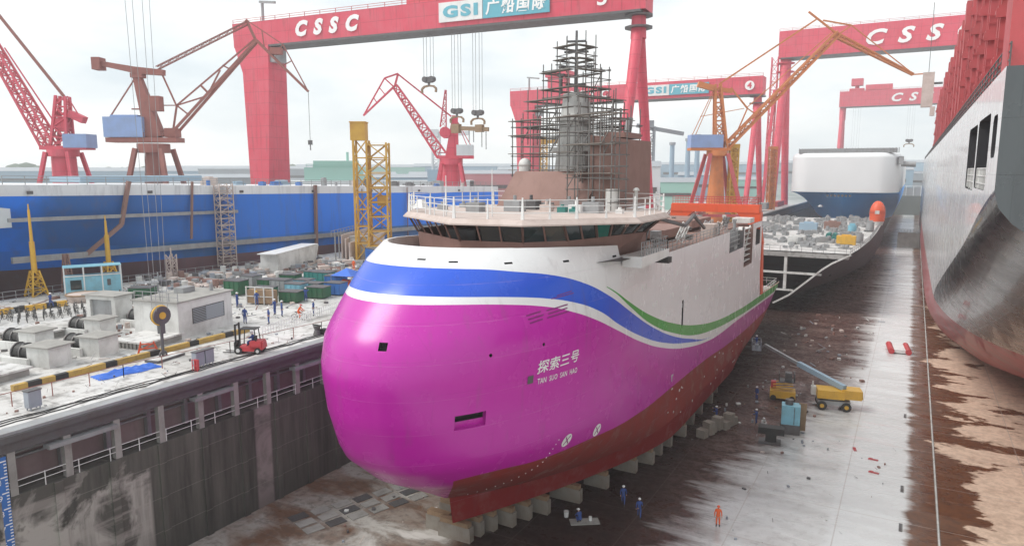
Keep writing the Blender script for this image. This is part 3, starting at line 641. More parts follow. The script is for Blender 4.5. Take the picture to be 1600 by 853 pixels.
# orange stern frame
mb=MB()
mb.bb((-33.4,110.3,9.4),(-19.9,112.3,10.5)); mb.bb((-33.4,110.6,10.5),(-19.9,112.0,10.62))
for s_ in (-1,1):
    xo=(-26.6)+s_*6.9; xi=(-26.6)+s_*4.8
    mb.add([(xo,110.4,9.5),(xi,110.4,9.5),(xi-s_*1.6,110.4,9.5),(xi,110.4,8.1),(xo-s_*1.1,110.4,7.0),(xo,110.4,7.0),(xo,112.2,9.5),(xi,112.2,9.5),(xi-s_*1.6,112.2,9.5),(xi,112.2,8.1),(xo-s_*1.1,112.2,7.0),(xo,112.2,7.0)],[(0,2,3,4,5),(11,10,9,8,6),(2,8,9,3),(3,9,10,4),(4,10,11,5),(5,11,6,0)])
mb.build('stern_frame_beam',M['frame_orange'],ship,True)
for s_ in (-1,1):
    mb=MB(); xo=(-26.6)+s_*6.3; mb.beam((xo,111.3,7.2),(xo+.1*s_,113.5,4.6),1.2,1.5,1.0,1.3); mb.beam((xo+.1*s_,113.5,4.6),(xo,114.8,-4.6),1.0,1.3,1.3,1.7); mb.box((xo,113.4,4.7),(1.4,1.2,.5)); mb.build('stern_frame_leg',M['frame_orange'],ship,True)
mb=MB(); mb.rail([(-33.2,110.5,10.62),(-20.1,110.5,10.62),(-20.1,112.1,10.62)],1.1,.8,.03,3); mb.rail([(-33.2,112.1,10.62),(-20.1,112.1,10.62)],1.1,.8,.03,3); mb.build('stern_frame_railing',M['redbox'],ship,True)
mb=MB(); mb.tube((-21.2,118,-5),(-21.2,118,-2.2),1.0,14); mb.box((-21.2,118,-2),(1.6,1.6,.4)); mb.build('mooring_winch',M['skyblue'],ship,True)
rr=random.Random(31)
mb=MB()
for k in range(46): x=rr.uniform(-37,-20.8); y=rr.uniform(114,132); w_=rr.uniform(.3,1.1); mb.box((x,y,-5.0+w_*.4),(w_,w_*1.2,w_*.9),rr.random())
mb.rail([(-20.3,115,-4.2),(-20.5,133.6,-4.6),(-37.5,133.6,-4.6)],1.0,1.6,.03,2)
tag(mb.build('stern_deck_gear',M['whitedirty'],ship,True),kind='stuff')
# ---- scaffolding round the mast
sc=thing('scaffolding','grey tube scaffolding with plank platforms caging the mast of the magenta ship','scaffolding',(-29.6,65,12.36))
rr=random.Random(13)
def cage(mb,cx,cy,w,d,z0,z1,nx,ny,dz,jit=.12,rz=R(-20)):
    Mx=Matrix.Rotation(rz,3,'Z')
    def P(i,j,z): v=Mx@Vector((-w/2+w*i/nx,-d/2+d*j/ny,0)); return Vector((cx+v.x,cy+v.y,z))
    for i in range(nx+1):
        for j in range(ny+1):
            if 0<i<nx and 0<j<ny: continue
            mb.beam(P(i,j,z0-.2),P(i,j,z1+rr.uniform(-.3,1.2)),.08)
    z=z0+dz*.5
    while z<z1:
        for j in(0,ny):
            a=rr.uniform(-.6,.0)/nx; mb.beam(P(a*nx*.3,j,z),P(nx+rr.uniform(0,.3),j,z+rr.uniform(-jit,jit)),.07)
        for i in (0,nx): mb.beam(P(i,-.15,z),P(i,ny+.2,z),.085)
        z+=dz
    for k in range(int(w*(z1-z0)/9)):
        i=rr.randrange(nx); z=rr.uniform(z0,z1-1.5); j=rr.choice((0,ny)); mb.beam(P(i,j,z),P(i+1,j,z+1.6),.07)
    return P
mb=MB(); P1=cage(mb,-29.6,65,9.4,8.4,12.9,20.8,7,6,.95); PM=cage(mb,-29.6,65,7.0,6.4,18.5,22.6,5,5,.9); P2=cage(mb,-29.6,65,4.7,4.4,22.4,25.8,4,4,.85); P3=cage(mb,-29.6,65,2.7,2.6,25.6,28.3,2,2,.8); P4=cage(mb,-24.2,57.6,5.2,1.9,12.6,20.6,4,2,1.0)
mb.build('tube_frame',M['scaf'],sc,True)
for (P_,nx,ny,zs) in((P1,7,6,(14.2,15.8,17.4,19.2,20.6)),(PM,5,5,(20.0,21.6,22.5)),(P2,4,4,(23.6,25.2)),(P3,2,2,(26.4,27.6)),(P4,4,2,(15.5,18.0,20.5))):
    for z in zs:
        mb=MB()
        for j in (0,ny):
            a=P_(-.2,j,z); b=P_(nx*rr.uniform(.7,1.05),j,z+.05); mb.beam(a,b,.75,.07)
        a=P_(0,0,z); b=P_(0,ny,z); mb.beam(a,b,.7,.06); a=P_(nx,0,z); b=P_(nx,ny*.8,z); mb.beam(a,b,.7,.06)
        mb.build('plank_platform',M['plank'],sc,True)
# ---- keel blocks
kb=[]
rr=random.Random(2)
def keelblock(x,y,w,d,lab,ly):
    t=thing('keel_block',lab,'keel block',(x,y,FLOOR),0,'concrete keel blocks under the magenta ship')
    mb=MB(); mb.box((0,0,.6),(w,d,1.2),rr.uniform(-.05,.05)); mb.build('pedestal',M['block'],t)
    mb=MB(); mb.box((0,0,1.39),(w*.9,d*.9,.36)); mb.build('timber_cap',M['wood'],t); return t
edge_=[(42.9,-28.9),(44.2,-28.4),(45.5,-27.9),(46.8,-27.2),(48.4,-26.3),(50,-25.4),(53.2,-24.2),(57,-22.9),(61.5,-21.8),(64.2,-21.3),(66.8,-21.0),(69.5,-20.8),(73,-20.6),(77,-20.5),(81,-20.6),(85.5,-20.8),(90,-21)]
nm_=['first','second','third','fourth','fifth','sixth','seventh','eighth','ninth','tenth','eleventh','twelfth','thirteenth','fourteenth','fifteenth','sixteenth','seventeenth']
for k,(y,x) in enumerate(edge_): keelblock(x-.5,y,2.3 if k%3 else 2.9,.62,'grey keel block, %s from the bow along the outer edge of the magenta hull'%nm_[k],y)
cen=['foremost of','second of','third of','fourth of','fifth of','sixth of']
for k in range(6): keelblock(-31.3-.25*k,43.4+2.2*k,2.2,.7,'weathered keel block under the red forefoot, %s the inner row'%cen[k],0)
# ================================================================== OTHER SHIPS
def loft(rows,close=False):
    mb=MB(); n=len(rows[0])
    for r in rows: mb.v+=[tuple(p) for p in r]
    for i in range(len(rows)-1):
        for j in range(n-1): mb.f.append((i*n+j,(i+1)*n+j,(i+1)*n+j+1,i*n+j+1)); mb.mi.append(0); mb.sm.append(True)
    return mb
# ---- container ship (stern quarter, right)
def curvemat(name,f):
    g=NG(name); v=g.vec('Pos'); x=g.xyz(); f(g,v,x); return g.m
def cs(g,v,x):
    ty=g.math('DIVIDE',x[1],400); zk=g.math('SUBTRACT',g.math('MULTIPLY',g.curve(ty,[(0,(20+13)/40),(40/400,(14.9+13)/40),(59/400,(10.5+13)/40),(78/400,(6.5+13)/40),(99/400,(2.0+13)/40),(118/400,(-2.2+13)/40),(135/400,(-3.4+13)/40),(1,(-4+13)/40)]),40),13)
    n1=g.noise(v,.35,6,.6); n2=g.noise(g.vec('Pos',scale=(.5,.5,.06)),2.5,5,.65); n3=g.noise(g.vec('Pos',rot=(R(35),0,0),scale=(1,.12,1.6)),1.2,5,.65)
    wh=g.mix(g.step(n2,.45,.75,0,.5),(.72,.73,.73),(.40,.40,.40)); wh=g.mix(g.math('MULTIPLY',g.step(x[2],9,2),g.step(n1,.4,.65,0,.6)),wh,(.38,.27,.26)); 
    dk=g.mix(g.step(n3,.42,.7,0,.75),(.022,.025,.028),(.13,.125,.12)); dk=g.mix(g.math('MULTIPLY',g.step(g.math('ADD',x[2],g.math('MULTIPLY',n3,6)),3.5,0),.7),dk,(.20,.115,.08))
    rdd=g.mix(g.step(n1,.42,.65,0,.7),(.42,.07,.08),(.32,.17,.16))
    above=g.math('GREATER_THAN',x[2],zk); col=g.mix(above,dk,wh); rz=g.math('LESS_THAN',x[2],g.step(x[1],95,200,-.6,-2.6)); col=g.mix(rz,col,rdd)
    tr=g.math('LESS_THAN',x[1],40.05); col=g.mix(tr,col,g.mix(g.step(n2,.45,.7,0,.5),(.075,.088,.095),(.045,.05,.055)))
    cb=g.nt.nodes.new('ShaderNodeCombineXYZ'); g.put(cb.inputs[0],g.math('ADD',x[1],x[0])); g.put(cb.inputs[1],x[2]); br=g.brick(cb.outputs[0],11,2.6,.03); col=g.mix(.16,col,br[0],'MULTIPLY')
    g.set('Base Color',col); g.set('Roughness',g.math('ADD',g.math('MULTIPLY',n1,.3),g.step(rz,0,1,.12,.45))); g.set('Coat Weight',.25); g.bump(g.math('ADD',br[1],g.math('MULTIPLY',n1,-.6)),.04,.3)
M['csh']=curvemat('container_ship_paint',cs)
SX=3.3
tab=[(40,14.8,27,9),(49,12.8,27,6),(59,10.4,27,2),(70,8.0,27,-2),(82,5.6,26,-6),(96,2.6,22.5,-9.3),(109,-.4,18.3,-11.1),(118,-2.2,14.5,-11.2),(125,-3.4,10.8,-11.2),(137,-5.2,8,-11.2),(150,-7,6.3,-11.2),(175,-8.3,5.2,-11.2),(230,-8.6,5.0,-11.2),(300,-8.6,5.0,-11.2),(385,-8.6,5.0,-11.2)]
def sect(y,zk,xe,ze):
    P=[]
    for z in (20.5,20.46,18,16.5,15): P.append((SX,y,max(z,zk+.02)))
    m=5
    for k in range(m+1): P.append((SX,y,min(14.9,19)*(1-k/m)+zk*k/m if zk<14.9 else zk))
    for k in range(1,13):
        a=math.pi/2*k/12; P.append((SX+(xe-SX)*(1-math.cos(a)),y,zk-(zk-ze)*math.sin(a)))
    P.append((27.5,y,ze)); return P
csr=[sect(*t) for t in tab]
ship2=thing('container_ship','huge container ship seen from its stern quarter with white side and red lashing bridges','ship',(27.3,40,-11.2))
rows=[r+[(51.3,p[1],r[-1][2]) for p in r[-1:]]+[(51.3,r[0][1],20.5)] for r in csr]
mb=loft(rows); n=len(rows[0])
mb.f.append(tuple(range(n))[::-1]); mb.mi.append(0); mb.sm.append(False)
mb.f.append(tuple((len(rows)-1)*n+i for i in range(n))); mb.mi.append(0); mb.sm.append(False)
for i in range(len(rows)-1): mb.f.append((i*n,i*n+n-1,(i+1)*n+n-1,(i+1)*n)); mb.mi.append(0); mb.sm.append(False)
me=bpy.data.meshes.new('hull'); me.from_pydata([Vector(p)-ship2.location for p in mb.v],[],mb.f); me.materials.append(M['csh']); me.materials.append(M['void'])
bm=bmesh.new(); bm.from_mesh(me); bmesh.ops.remove_doubles(bm,verts=bm.verts,dist=.003); bmesh.ops.recalc_face_normals(bm,faces=bm.faces)
for f in bm.faces: f.smooth=len(f.verts)==4 and abs(f.normal.y)<.9 and abs(f.normal.z)<.98
for e in bm.edges:
    if len(e.link_faces)==2 and e.calc_face_angle(0)>R(30): e.smooth=False
bm.to_mesh(me); bm.free()
h2=bpy.data.objects.new('hull',me); COL.objects.link(h2); h2.parent=ship2
cuts=[]
def rc(y0,y1,z0,z1,r=.45):
    P=[]
    for (cy,cz,a0) in((y1-r,z1-r,0),(y0+r,z1-r,90),(y0+r,z0+r,180),(y1-r,z0+r,270)):
        for k in range(4): a=R(a0+30*k); P.append((0,cy+r*math.cos(a),cz+r*math.sin(a)))
    return P
for (a,b,c,d) in((54.6,62.4,14.5,18.7),(45.6,53.7,14.7,18.8),(41.7,44.0,16.4,18.5)):
    mb=MB(); mb.prism(rc(a,b,c,d),(SX-.6,0,0),(SX+2.5,0,0)); me_=bpy.data.meshes.new('c'); me_.from_pydata([Vector(p)-ship2.location for p in mb.v],[],mb.f); me_.materials.append(M['void'])
    bm=bmesh.new(); bm.from_mesh(me_); bmesh.ops.recalc_face_normals(bm,faces=bm.faces); bm.to_mesh(me_); bm.free()
    o=bpy.data.objects.new('c',me_); COL.objects.link(o); o.parent=ship2; cuts.append(o)
    md=h2.modifiers.new('b','BOOLEAN'); md.operation='DIFFERENCE'; md.object=o; md.solver='EXACT'; md.material_mode='TRANSFER'
dg=bpy.context.evaluated_depsgraph_get(); dg.update(); nm=bpy.data.meshes.new_from_object(h2.evaluated_get(dg)); h2.modifiers.clear(); 
if len(nm.polygons)>100: h2.data=nm
h2.data.name='hull'; sharpen(h2.data)
for o in cuts: bpy.data.objects.remove(o)
for (a,b) in((54.6,62.4),(45.6,53.7)):
    mb=MB(); mb.rail([(SX+.1,a+.3,14.6),(SX+.1,b-.3,14.6)],1.3,1.2,.04,3)
    for t in (.3,.55,.8): y=a+(b-a)*t; mb.tube((SX+.25,y,14.5),(SX+.25,y,15.9),.13,10)
    mb.build('mooring_roller',M['whitedirty'],ship2,True)
mb=MB(); mb.rail([(SX+.15,40.6,20.5),(SX+.15,380,20.5)],1.15,2.0,.035,3); mb.build('deck_railing',M['steel'],ship2,True)
mb=MB(); mb.bb((SX+.1,41.2,20.5),(48,44.0,35)); mb.build('stern_house',M['crane_red_old'],ship2,True)
rr=random.Random(17)
def lbridge(y,hz):
    mb=MB()
    for x in (3.75,6.2,10,16,22,28,34,40,46):
        for dy in(0,1.5): mb.bb((x,y+dy,20.5),(x+.55,y+dy+.45,hz))
    for z in (22.3,25.2,28.1,31.0):
        if z<hz: mb.bb((3.6,y-.15,z),(47,y+2.1,z+.22)); mb.bb((3.5,y-.2,z-.5),(47,y-.05,z+.05)); 
    mb.bb((3.55,y-.1,20.5),(4.0,y+2.0,hz)) if rr.random()<.5 else None
    for z in (22.5,25.4,28.3): mb.rail([(3.6,y-.1,z),(12,y-.1,z)],1.0,1.4,.03,2)
    for k in range(5): x=rr.choice((4.3,6.8,10.6)); z=rr.choice((19.6,22.6,25.5)); mb.bb((x,y+.2,z),(x+2.2,y+1.4,z+2.5))
    return mb.build('lashing_bridge',M['crane_red_old'],ship2,True)
y=52
for k in range(22): lbridge(y,33+rr.uniform(-.3,1.2)); y+= 7.0 if k%2 else 8.6
for k in range(12):
    y0=55.5+15.6*k; mb=MB(); mb.bb((5.5,y0,20.5),(46,y0+5.0,22.2)); mb.build('hatch_coaming',M['crane_red_old'],ship2,True)
mb=MB(); mb.bb((7,45,20.5),(30,51,26)); mb.bb((9,46,26),(28,50,32)); mb.build('engine_casing',M['crane_red'],ship2,True)
mb=MB()
for k in range(6): mb.bb((4.6,46+.9*k,24+.2*k),(8,46.5+.9*k,24.5+.2*k))
mb.build('yellow_spreader',M['yellow'],ship2,True)
mb=MB(); mb.bb((-1.5,214,31),(1.2,217,40)); 
ms=thing('sideport_hoist','cream hoist box hanging beside the container ship above its red lashing bridges','hoist',(1.4,236,34.5)); mb=MB(); mb.bb((.0,235,33.5),(2.9,238,43)); mb.bb((2.4,235,31),(3.6,237,33.5)); mb.build('hoist_box',M['primerlt'],ms,True); mb=MB(); mb.beam((1.4,236.5,43),(1.4,236.5,62),.15); mb.beam((2.9,236.5,40),(5,236.5,40),.6); mb.build('hanger',M['steel'],ms,True)
# ---- half built hull block (centre)
BX=-27
M['blockhull']=hullmat('dark_primer_hull',(.040,.024,.034),.72,10,2.6,.3,(.10,.07,.07))
bl=thing('unfinished_hull','half built dark hull with an open end standing behind the magenta ship','hull section',(BX,150,-11.2))
T_=[(150,[(0,-11.2),(3.5,-11.1),(6.5,-9.2),(9.7,-6.2),(12.4,-3.6),(14.1,-2.3),(16.0,-1.2),(17.4,-.4)]),
    (165,[(0,-11.2),(6.5,-11.1),(10,-9.4),(12.8,-6.8),(15.0,-4.4),(16.4,-2.7),(17.4,-1.5),(18.2,-.6)]),
    (185,[(0,-11.2),(10.5,-11.1),(13.6,-9.6),(15.8,-7.4),(17.2,-5.2),(18,-3.2),(18.6,-1.8),(19,-.7)]),
    (215,[(0,-11.2),(14.5,-11.1),(17,-10),(18.4,-8.2),(19,-6),(19.2,-4),(19.3,-2),(19.3,-.8)]),
    (268,[(0,-11.2),(15.5,-11.1),(17.6,-10),(18.8,-8.2),(19.2,-6),(19.3,-4),(19.3,-2),(19.3,-.8)])]
mb=MB()
for s_ in(1,-1):
    rows=[[(BX+s_*x,y,z) for x,z in r] for y,r in T_]; m2=loft(rows); mb.add(m2.v,m2.f if s_==1 else [f[::-1] for f in m2.f],True)
mb.build('hull_shell',M['blockhull'],bl,True)
mb=MB(); r=T_[0][1]
for s_ in(1,-1):
    for a,b in zip(r[1:-1],r[2:]): mb.beam((BX+s_*a[0],149.9,a[1]),(BX+s_*b[0],149.9,b[1]),.14,.34)
mb.build('shell_edge',M['whitedirty'],bl,True)
mb=MB(); P=[]
for y,r in T_: P.append((r[-1][0],y,r[-1][1]))
vs=[(BX+x-.1,y,z+.1) for x,y,z in P]+[(BX-x+.1,y,z+.1) for x,y,z in P[::-1]]
mb.add(vs,[tuple(range(len(vs)))]); mb.bb((BX-17.2,150,-1.4),(BX+17.0,152,-.5)); mb.build('deck',M['quay'],bl,True)
mb=MB(); mb.bb((BX-14,151,-4.9),(BX+12.0,185,-4.7)); mb.bb((BX-10,151,-8.4),(BX+6.5,185,-8.2)); mb.bb((BX-9,163,-11),(BX+8,163.3,-6.6)); mb.bb((BX-15,163,-6.6),(BX+13,163.3,-1.5)); mb.build('inner_deck',M['void'],bl,True)
mb=MB()
for x in (-12,-6,0,5.5): mb.bb((BX+x-.28,150.2,-8),(BX+x+.28,151,-1.4))
mb.bb((BX-13,150.1,-4.9),(BX+12.3,150.5,-4.5)); mb.bb((BX-9,150.1,-8.4),(BX+7.2,150.5,-8.1)); mb.build('transverse_frame',M['whitedirty'],bl,True)
mb=MB(); mb.rail([(BX+17.2,151,-.4),(BX+18.1,165,-.5),(BX+18.9,185,-.6),(BX+19.1,268,-.7)],1.1,2.5,.05,2); mb.rail([(BX-16,150.3,-.4),(BX+16.5,150.3,-.4)],1.1,2,.04,2); mb.build('edge_railing',M['greysteel'],bl,True)
rr=random.Random(41)
cl=[M['whitedirty'],M['greysteel'],M['cyan'],M['yellow'],M['farwhite'],M['primerlt'],M['teal'],M['steel'],M['primer'],M['farblue']]
cln=['white','grey','pale blue','yellow','light','beige','teal','dark','brown','blue grey']
def unit(mb,x,y,z,w,k,rz=0):
    if k==0: mb.box((x,y,z+w*.4),(w*1.6,w,w*.8),rz); mb.box((x,y,z+w*.85),(w*.8,w*.5,w*.12),rz)
    elif k==1: mb.box((x,y,z+w*.2),(w,w*2,w*.3),rz); mb.tube((x-w*.3,y-w*.8,z+w*.5),(x-w*.3,y+w*.8,z+w*.5),w*.22,8); mb.tube((x+w*.25,y-w*.8,z+w*.5),(x+w*.25,y+w*.7,z+w*.5),w*.2,8)
    else: mb.tube((x,y,z),(x,y,z+w*.9),w*.4,10); mb.box((x,y,z+w*.98),(w*.5,w*.5,w*.2),rz)
mb=MB()
for k in range(300):
    x=rr.uniform(BX-15,BX+16); y=rr.uniform(154,262); unit(mb,x,y,-.55,rr.uniform(.5,1.5),rr.randrange(3),rr.choice((0,.3,1.2))); 
tag(mb.build('deck_clutter',M['greysteel']),'scattered pipes, plates and fittings lying on the deck of the unfinished hull','clutter',kind='stuff')
pl=[((-12.2,172),'yellow',2.4,'yellow skip near the open end of the unfinished hull'),((-16,182),'teal',2.4,'teal pipe pallet in the middle of the unfinished hull deck'),((-22,168),'whitedirty',2.2,'white workshop box on the near left of the unfinished hull deck'),((-13.0,200),'cyan',2.6,'pale blue air tank beyond the yellow skip on the hull deck'),((-10.0,178),'greysteel',2.2,'grey bollard drum near the edge of the unfinished hull'),((-9.6,214),'greysteel',2.6,'grey winch drum by the edge railing of the unfinished hull'),((-19,215),'primer',2.6,'brown fitting crate far along the unfinished hull deck'),((-24,205),'farblue',2.8,'blue grey container far left on the unfinished hull deck')]
for k,((x,y),c,w_,lab) in enumerate(pl):
    t=thing('deck_crate' if k in(0,2,6,7) else 'deck_tank' if k==3 else 'pipe_pallet' if k==1 else 'mooring_drum',lab,['skip','pipe pallet','workshop box','tank','drum','winch','crate','container'][k],(x,y,-.5)); mb=MB(); unit(mb,0,0,0,w_,0 if k in(0,2,6,7) else 1 if k==1 else 2); mb.build('body',M[c],t); mb=MB(); mb.box((0,0,.06),(w_*1.1,w_*1.1,.12)); mb.build('skid',M['steel'],t)
lb=thing('lifeboat','bright orange free fall lifeboat standing on end at the far edge of the unfinished hull','lifeboat',(-9.0,240,-.7))
mb=MB(); mb.tube((0,0,1.2),(0,0,3.6),2.0,14,2.2); mb.dome((0,0,3.6),2.2,1.7); mb.build('canopy',M['frame_orange'],lb); mb=MB(); mb.tube((0,0,0),(0,0,1.2),1.6,12,1.9); mb.box((0,-2.1,4.0),(1.2,.3,1.0)); mb.build('cradle',M['whitedirty'],lb)
# ---- car carrier, bow on
M['rorohull']=curvemat('car_carrier_paint',lambda g,v,x:( g.set('Base Color',g.mix(g.math('LESS_THAN',x[2],7.7),g.mix(g.step(g.noise(v,.06,4),.4,.7,0,.3),(.76,.77,.78),(.6,.6,.62)),g.mix(g.math('LESS_THAN',x[2],-5),(.02,.38,1.0),(.22,.05,.05)))), g.set('Roughness',.42)))
RX=-23.1; ro=thing('car_carrier','tall white car carrier with a blue flared bow at the far end of the dock','ship',(RX,285,-11.2))
rows=[]
for (z,B_,Y0,L_,fl_) in((-11,13,315,60,0),(-6,15,306,58,0),(-2,16.5,299,55,0),(1,17.4,294,50,0.02),(4,18.0,289.5,40,.05),(6.3,18.3,286.6,24,.15),(7.6,18.4,285.2,9,.45),(7.75,18.4,285,4.5,1),(8,18.4,285,4.5,1),(14,18.4,285,4.5,1),(20.3,18.4,285,4.5,1),(20.5,18.4,285,4.5,1),(21.4,18.1,285.4,4.5,1),(22.0,17.4,286.2,4.5,1)):
    half=[]
    if fl_==1:
        for k in range(8): half.append(((B_-7)*k/8,Y0))
        for k in range(12): a_=math.pi/2*k/11; half.append((B_-7+7*math.sin(a_),Y0+10*(1-math.cos(a_))))
    else:
        for k in range(20):
            t_=k/19; half.append((B_*((1-fl_)*t_**.92+fl_*min(1,t_*1.6)),Y0+L_*t_**1.35))
    half.append((B_,480)); r=[(RX-x_,y_,z) for x_,y_ in half[::-1]]+[(RX+x_,y_,z) for x_,y_ in half[1:]]
    rows.append(r)
mb=loft(rows); nn=len(rows[0]); mb.f.append(tuple((len(rows)-1)*nn+i for i in range(nn))); mb.mi.append(0); mb.sm.append(False); sharpen(mb.build('hull',M['rorohull'],ro,True).data,R(20))
mb=MB(); mb.bb((RX-15.5,287.5,22),(RX+17.2,289,23.6)); mb.bb((RX-15.5,289,22),(RX-14,470,22.8)); 
for k in range(34): mb.bb((RX-15.5+k,287.2,22),(RX-15.2+k,287.5,23.8))
mb.build('wind_screen_rail',M['greysteel'],ro,True)
mb=MB(); mb.tube((RX+18.6,290,18.0),(RX+23.2,290,17.8),.95,12); mb.box((RX+18.5,290,19.2),(1.6,3,3)); mb.build('bridge_wing_pod',M['greysteel'],ro,True)
mb=MB()
for k in range(7): mb.box((RX-4.5+1.25*k,285.55+.12*abs(k-3),6.5),(.75,.3,.75))
mb.build('bow_name_plate',M['steel'],ro,True)
mb=MB(); mb.dome((RX-7,288.5,2.1),.9); mb.build('bulb_marker',M['white'],ro,True)
# ---- big blue hull in the next dock
M['bluehull']=curvemat('blue_ship_paint',lambda g,v,x:(lambda zt,n1,n2:(
  g.set('Base Color',g.mix(g.math('ADD',g.math('MULTIPLY',g.step(n2,.52,.75),.45),g.math('MULTIPLY',g.step(g.math('PINGPONG',x[1],5.5),0,.06,1,0),.18)), g.mix(g.math('GREATER_THAN',zt,12.55), g.mix(g.math('GREATER_THAN',zt,2.5),g.mix(g.step(n1,.4,.6),(.10,.055,.06),(.20,.10,.12)),
     g.mix(g.math('GREATER_THAN',zt,5.2),g.mix(g.step(n1,.46,.54),(.008,.17,.68),(.02,.13,.36)),g.mix(g.math('MULTIPLY',g.step(x[1],100,62),g.step(n1,.3,.45)),(.006,.20,.85),(.012,.11,.36)))),(.74,.76,.78)),(.10,.10,.13))), g.set('Roughness',.5)))(g.math('ADD',x[2],g.math('MULTIPLY',g.math('SUBTRACT',x[1],45),.0215)),g.noise(v,.05,4),g.noise(g.vec('Pos',scale=(1,.4,.05)),1.2,5,.65)))
bs=thing('blue_tanker','long blue hulled ship with a white top band standing in the neighbouring dock','ship',(-118,110,-11))
rows=[]
for y in (14,22,30,38,45,52,60,68,76,85,100,120,140,168):
    r=[]; tz=-.0215*(y-45)
    for z in (14,12.5,10,8,5,2,-2,-6,-9,-11):
        k=max(0,(88-y)/44); ins=9*k**2*max(0,(13-z)/13)**1.1
        zz=z+tz if z>-9 else z
        ytop=y
        if y<45: zz=min(zz,14-(45-y)*.9); 
        bil=2.5 if z<=-11 else 0
        r.append((-99.6-ins-bil,y,zz))
    rows.append(r)
mb=loft(rows); nn=len(rows[0])
mb.add([rows[-1][j] for j in range(nn)]+[(-138,168,rows[-1][nn-1][2]),(-138,168,rows[-1][0][2])],[tuple(range(nn+2))])
mb.add([rows[i][0] for i in range(4,len(rows))]+[(-138,168,rows[-1][0][2]),(-138,45,14)],[tuple(range(len(rows)-4+2))])
mb.add([rows[i][0] for i in range(0,5)]+[(-138,45,14),(-138,14,rows[0][0][2])],[tuple(range(7))]); 
mb.add([rows[0][j] for j in range(nn)]+[(-138,14,rows[0][-1][2]),(-138,14,rows[0][0][2])],[tuple(range(nn+2))]); mb.build('hull',M['bluehull'],bs,True)
def bz(y): return -.0215*(y-45)
mb=MB(); mb.beam((-99.3,46,9.5),(-99.3,81,8.9),.30,.5); mb.beam((-99.3,46,4.3+.1),(-99.2,166,3.8-2.0),.5,.8); mb.rail([(-99.7,46,14.0),(-99.7,167,14+bz(167))],1.1,2.6,.04,3); mb.build('rubbing_strake',M['greysteel'],bs,True)
for pts_,w_ in(([(-99.2,62.2,14.2),(-99.2,60.6,8),(-99.3,55,4)],.5),([(-99.2,72.6,14),(-99.2,71.8,5)],.3),([(-99.15,99,13),(-99.15,98.6,-2)],.5),([(-99.1,112,12),(-99.1,112,0)],.16),([(-99.1,118,12),(-99.1,118,0)],.16),([(-99.1,127,12),(-99.1,127,0)],.16)):
    mb=MB(); [mb.beam(p_,q_,w_) for p_,q_ in zip(pts_[:-1],pts_[1:])]; mb.build('hanging_hose',M['primer'],bs,True)
mb=MB(); mb.bb((-112,58,14),(-104,78,14.9)); mb.build('hatch_cover',M['farblue'],bs,True)
rr=random.Random(8)
for k in range(22):
    y=78+4.0*k+rr.uniform(-1,1); x=rr.uniform(-108,-101.5); z=14+bz(y); mb=MB(); unit(mb,x,y,z,rr.uniform(.7,1.6),rr.randrange(3)); mb.build('deck_fitting',rr.choice([M['skyblue'],M['greysteel'],M['steel'],M['primerlt'],M['farblue']]),bs,True)
mb=MB(); mb.bb((-112,36,8.5),(-100.6,47,13.6)); mb.bb((-111,37,13.6),(-101.5,46,14.2)); mb.build('poop_house',M['farwhite'],bs,True)
mb=MB()
for k in range(4): mb.box((-100.55,40+1.6*k,12.2),(.1,.9,.9))
mb.build('window',M['steel'],bs,True)
stt=thing('access_scaffold','narrow grey scaffold stair tower against the side of the blue ship','scaffolding',(-98.2,82,0))
mb=MB(); mb.lattice((-98.3,77.6,0),(-98.3,77.6,13.6),1.4,2.6,12,.07)
for k in range(13): mb.box((-98.3,77.6,.6+1.05*k),(1.4,2.6,.1))
mb.build('tower_frame',M['primerlt'],stt,True); 
for k in range(14):
    y=49+8.3*k; z=13.0+bz(y); 
    if k%2==0:
        mb=MB(); mb.box((-99.5,y,z),(.15,.7,.4)); mb.build('side_port',M['steel'],bs,True)
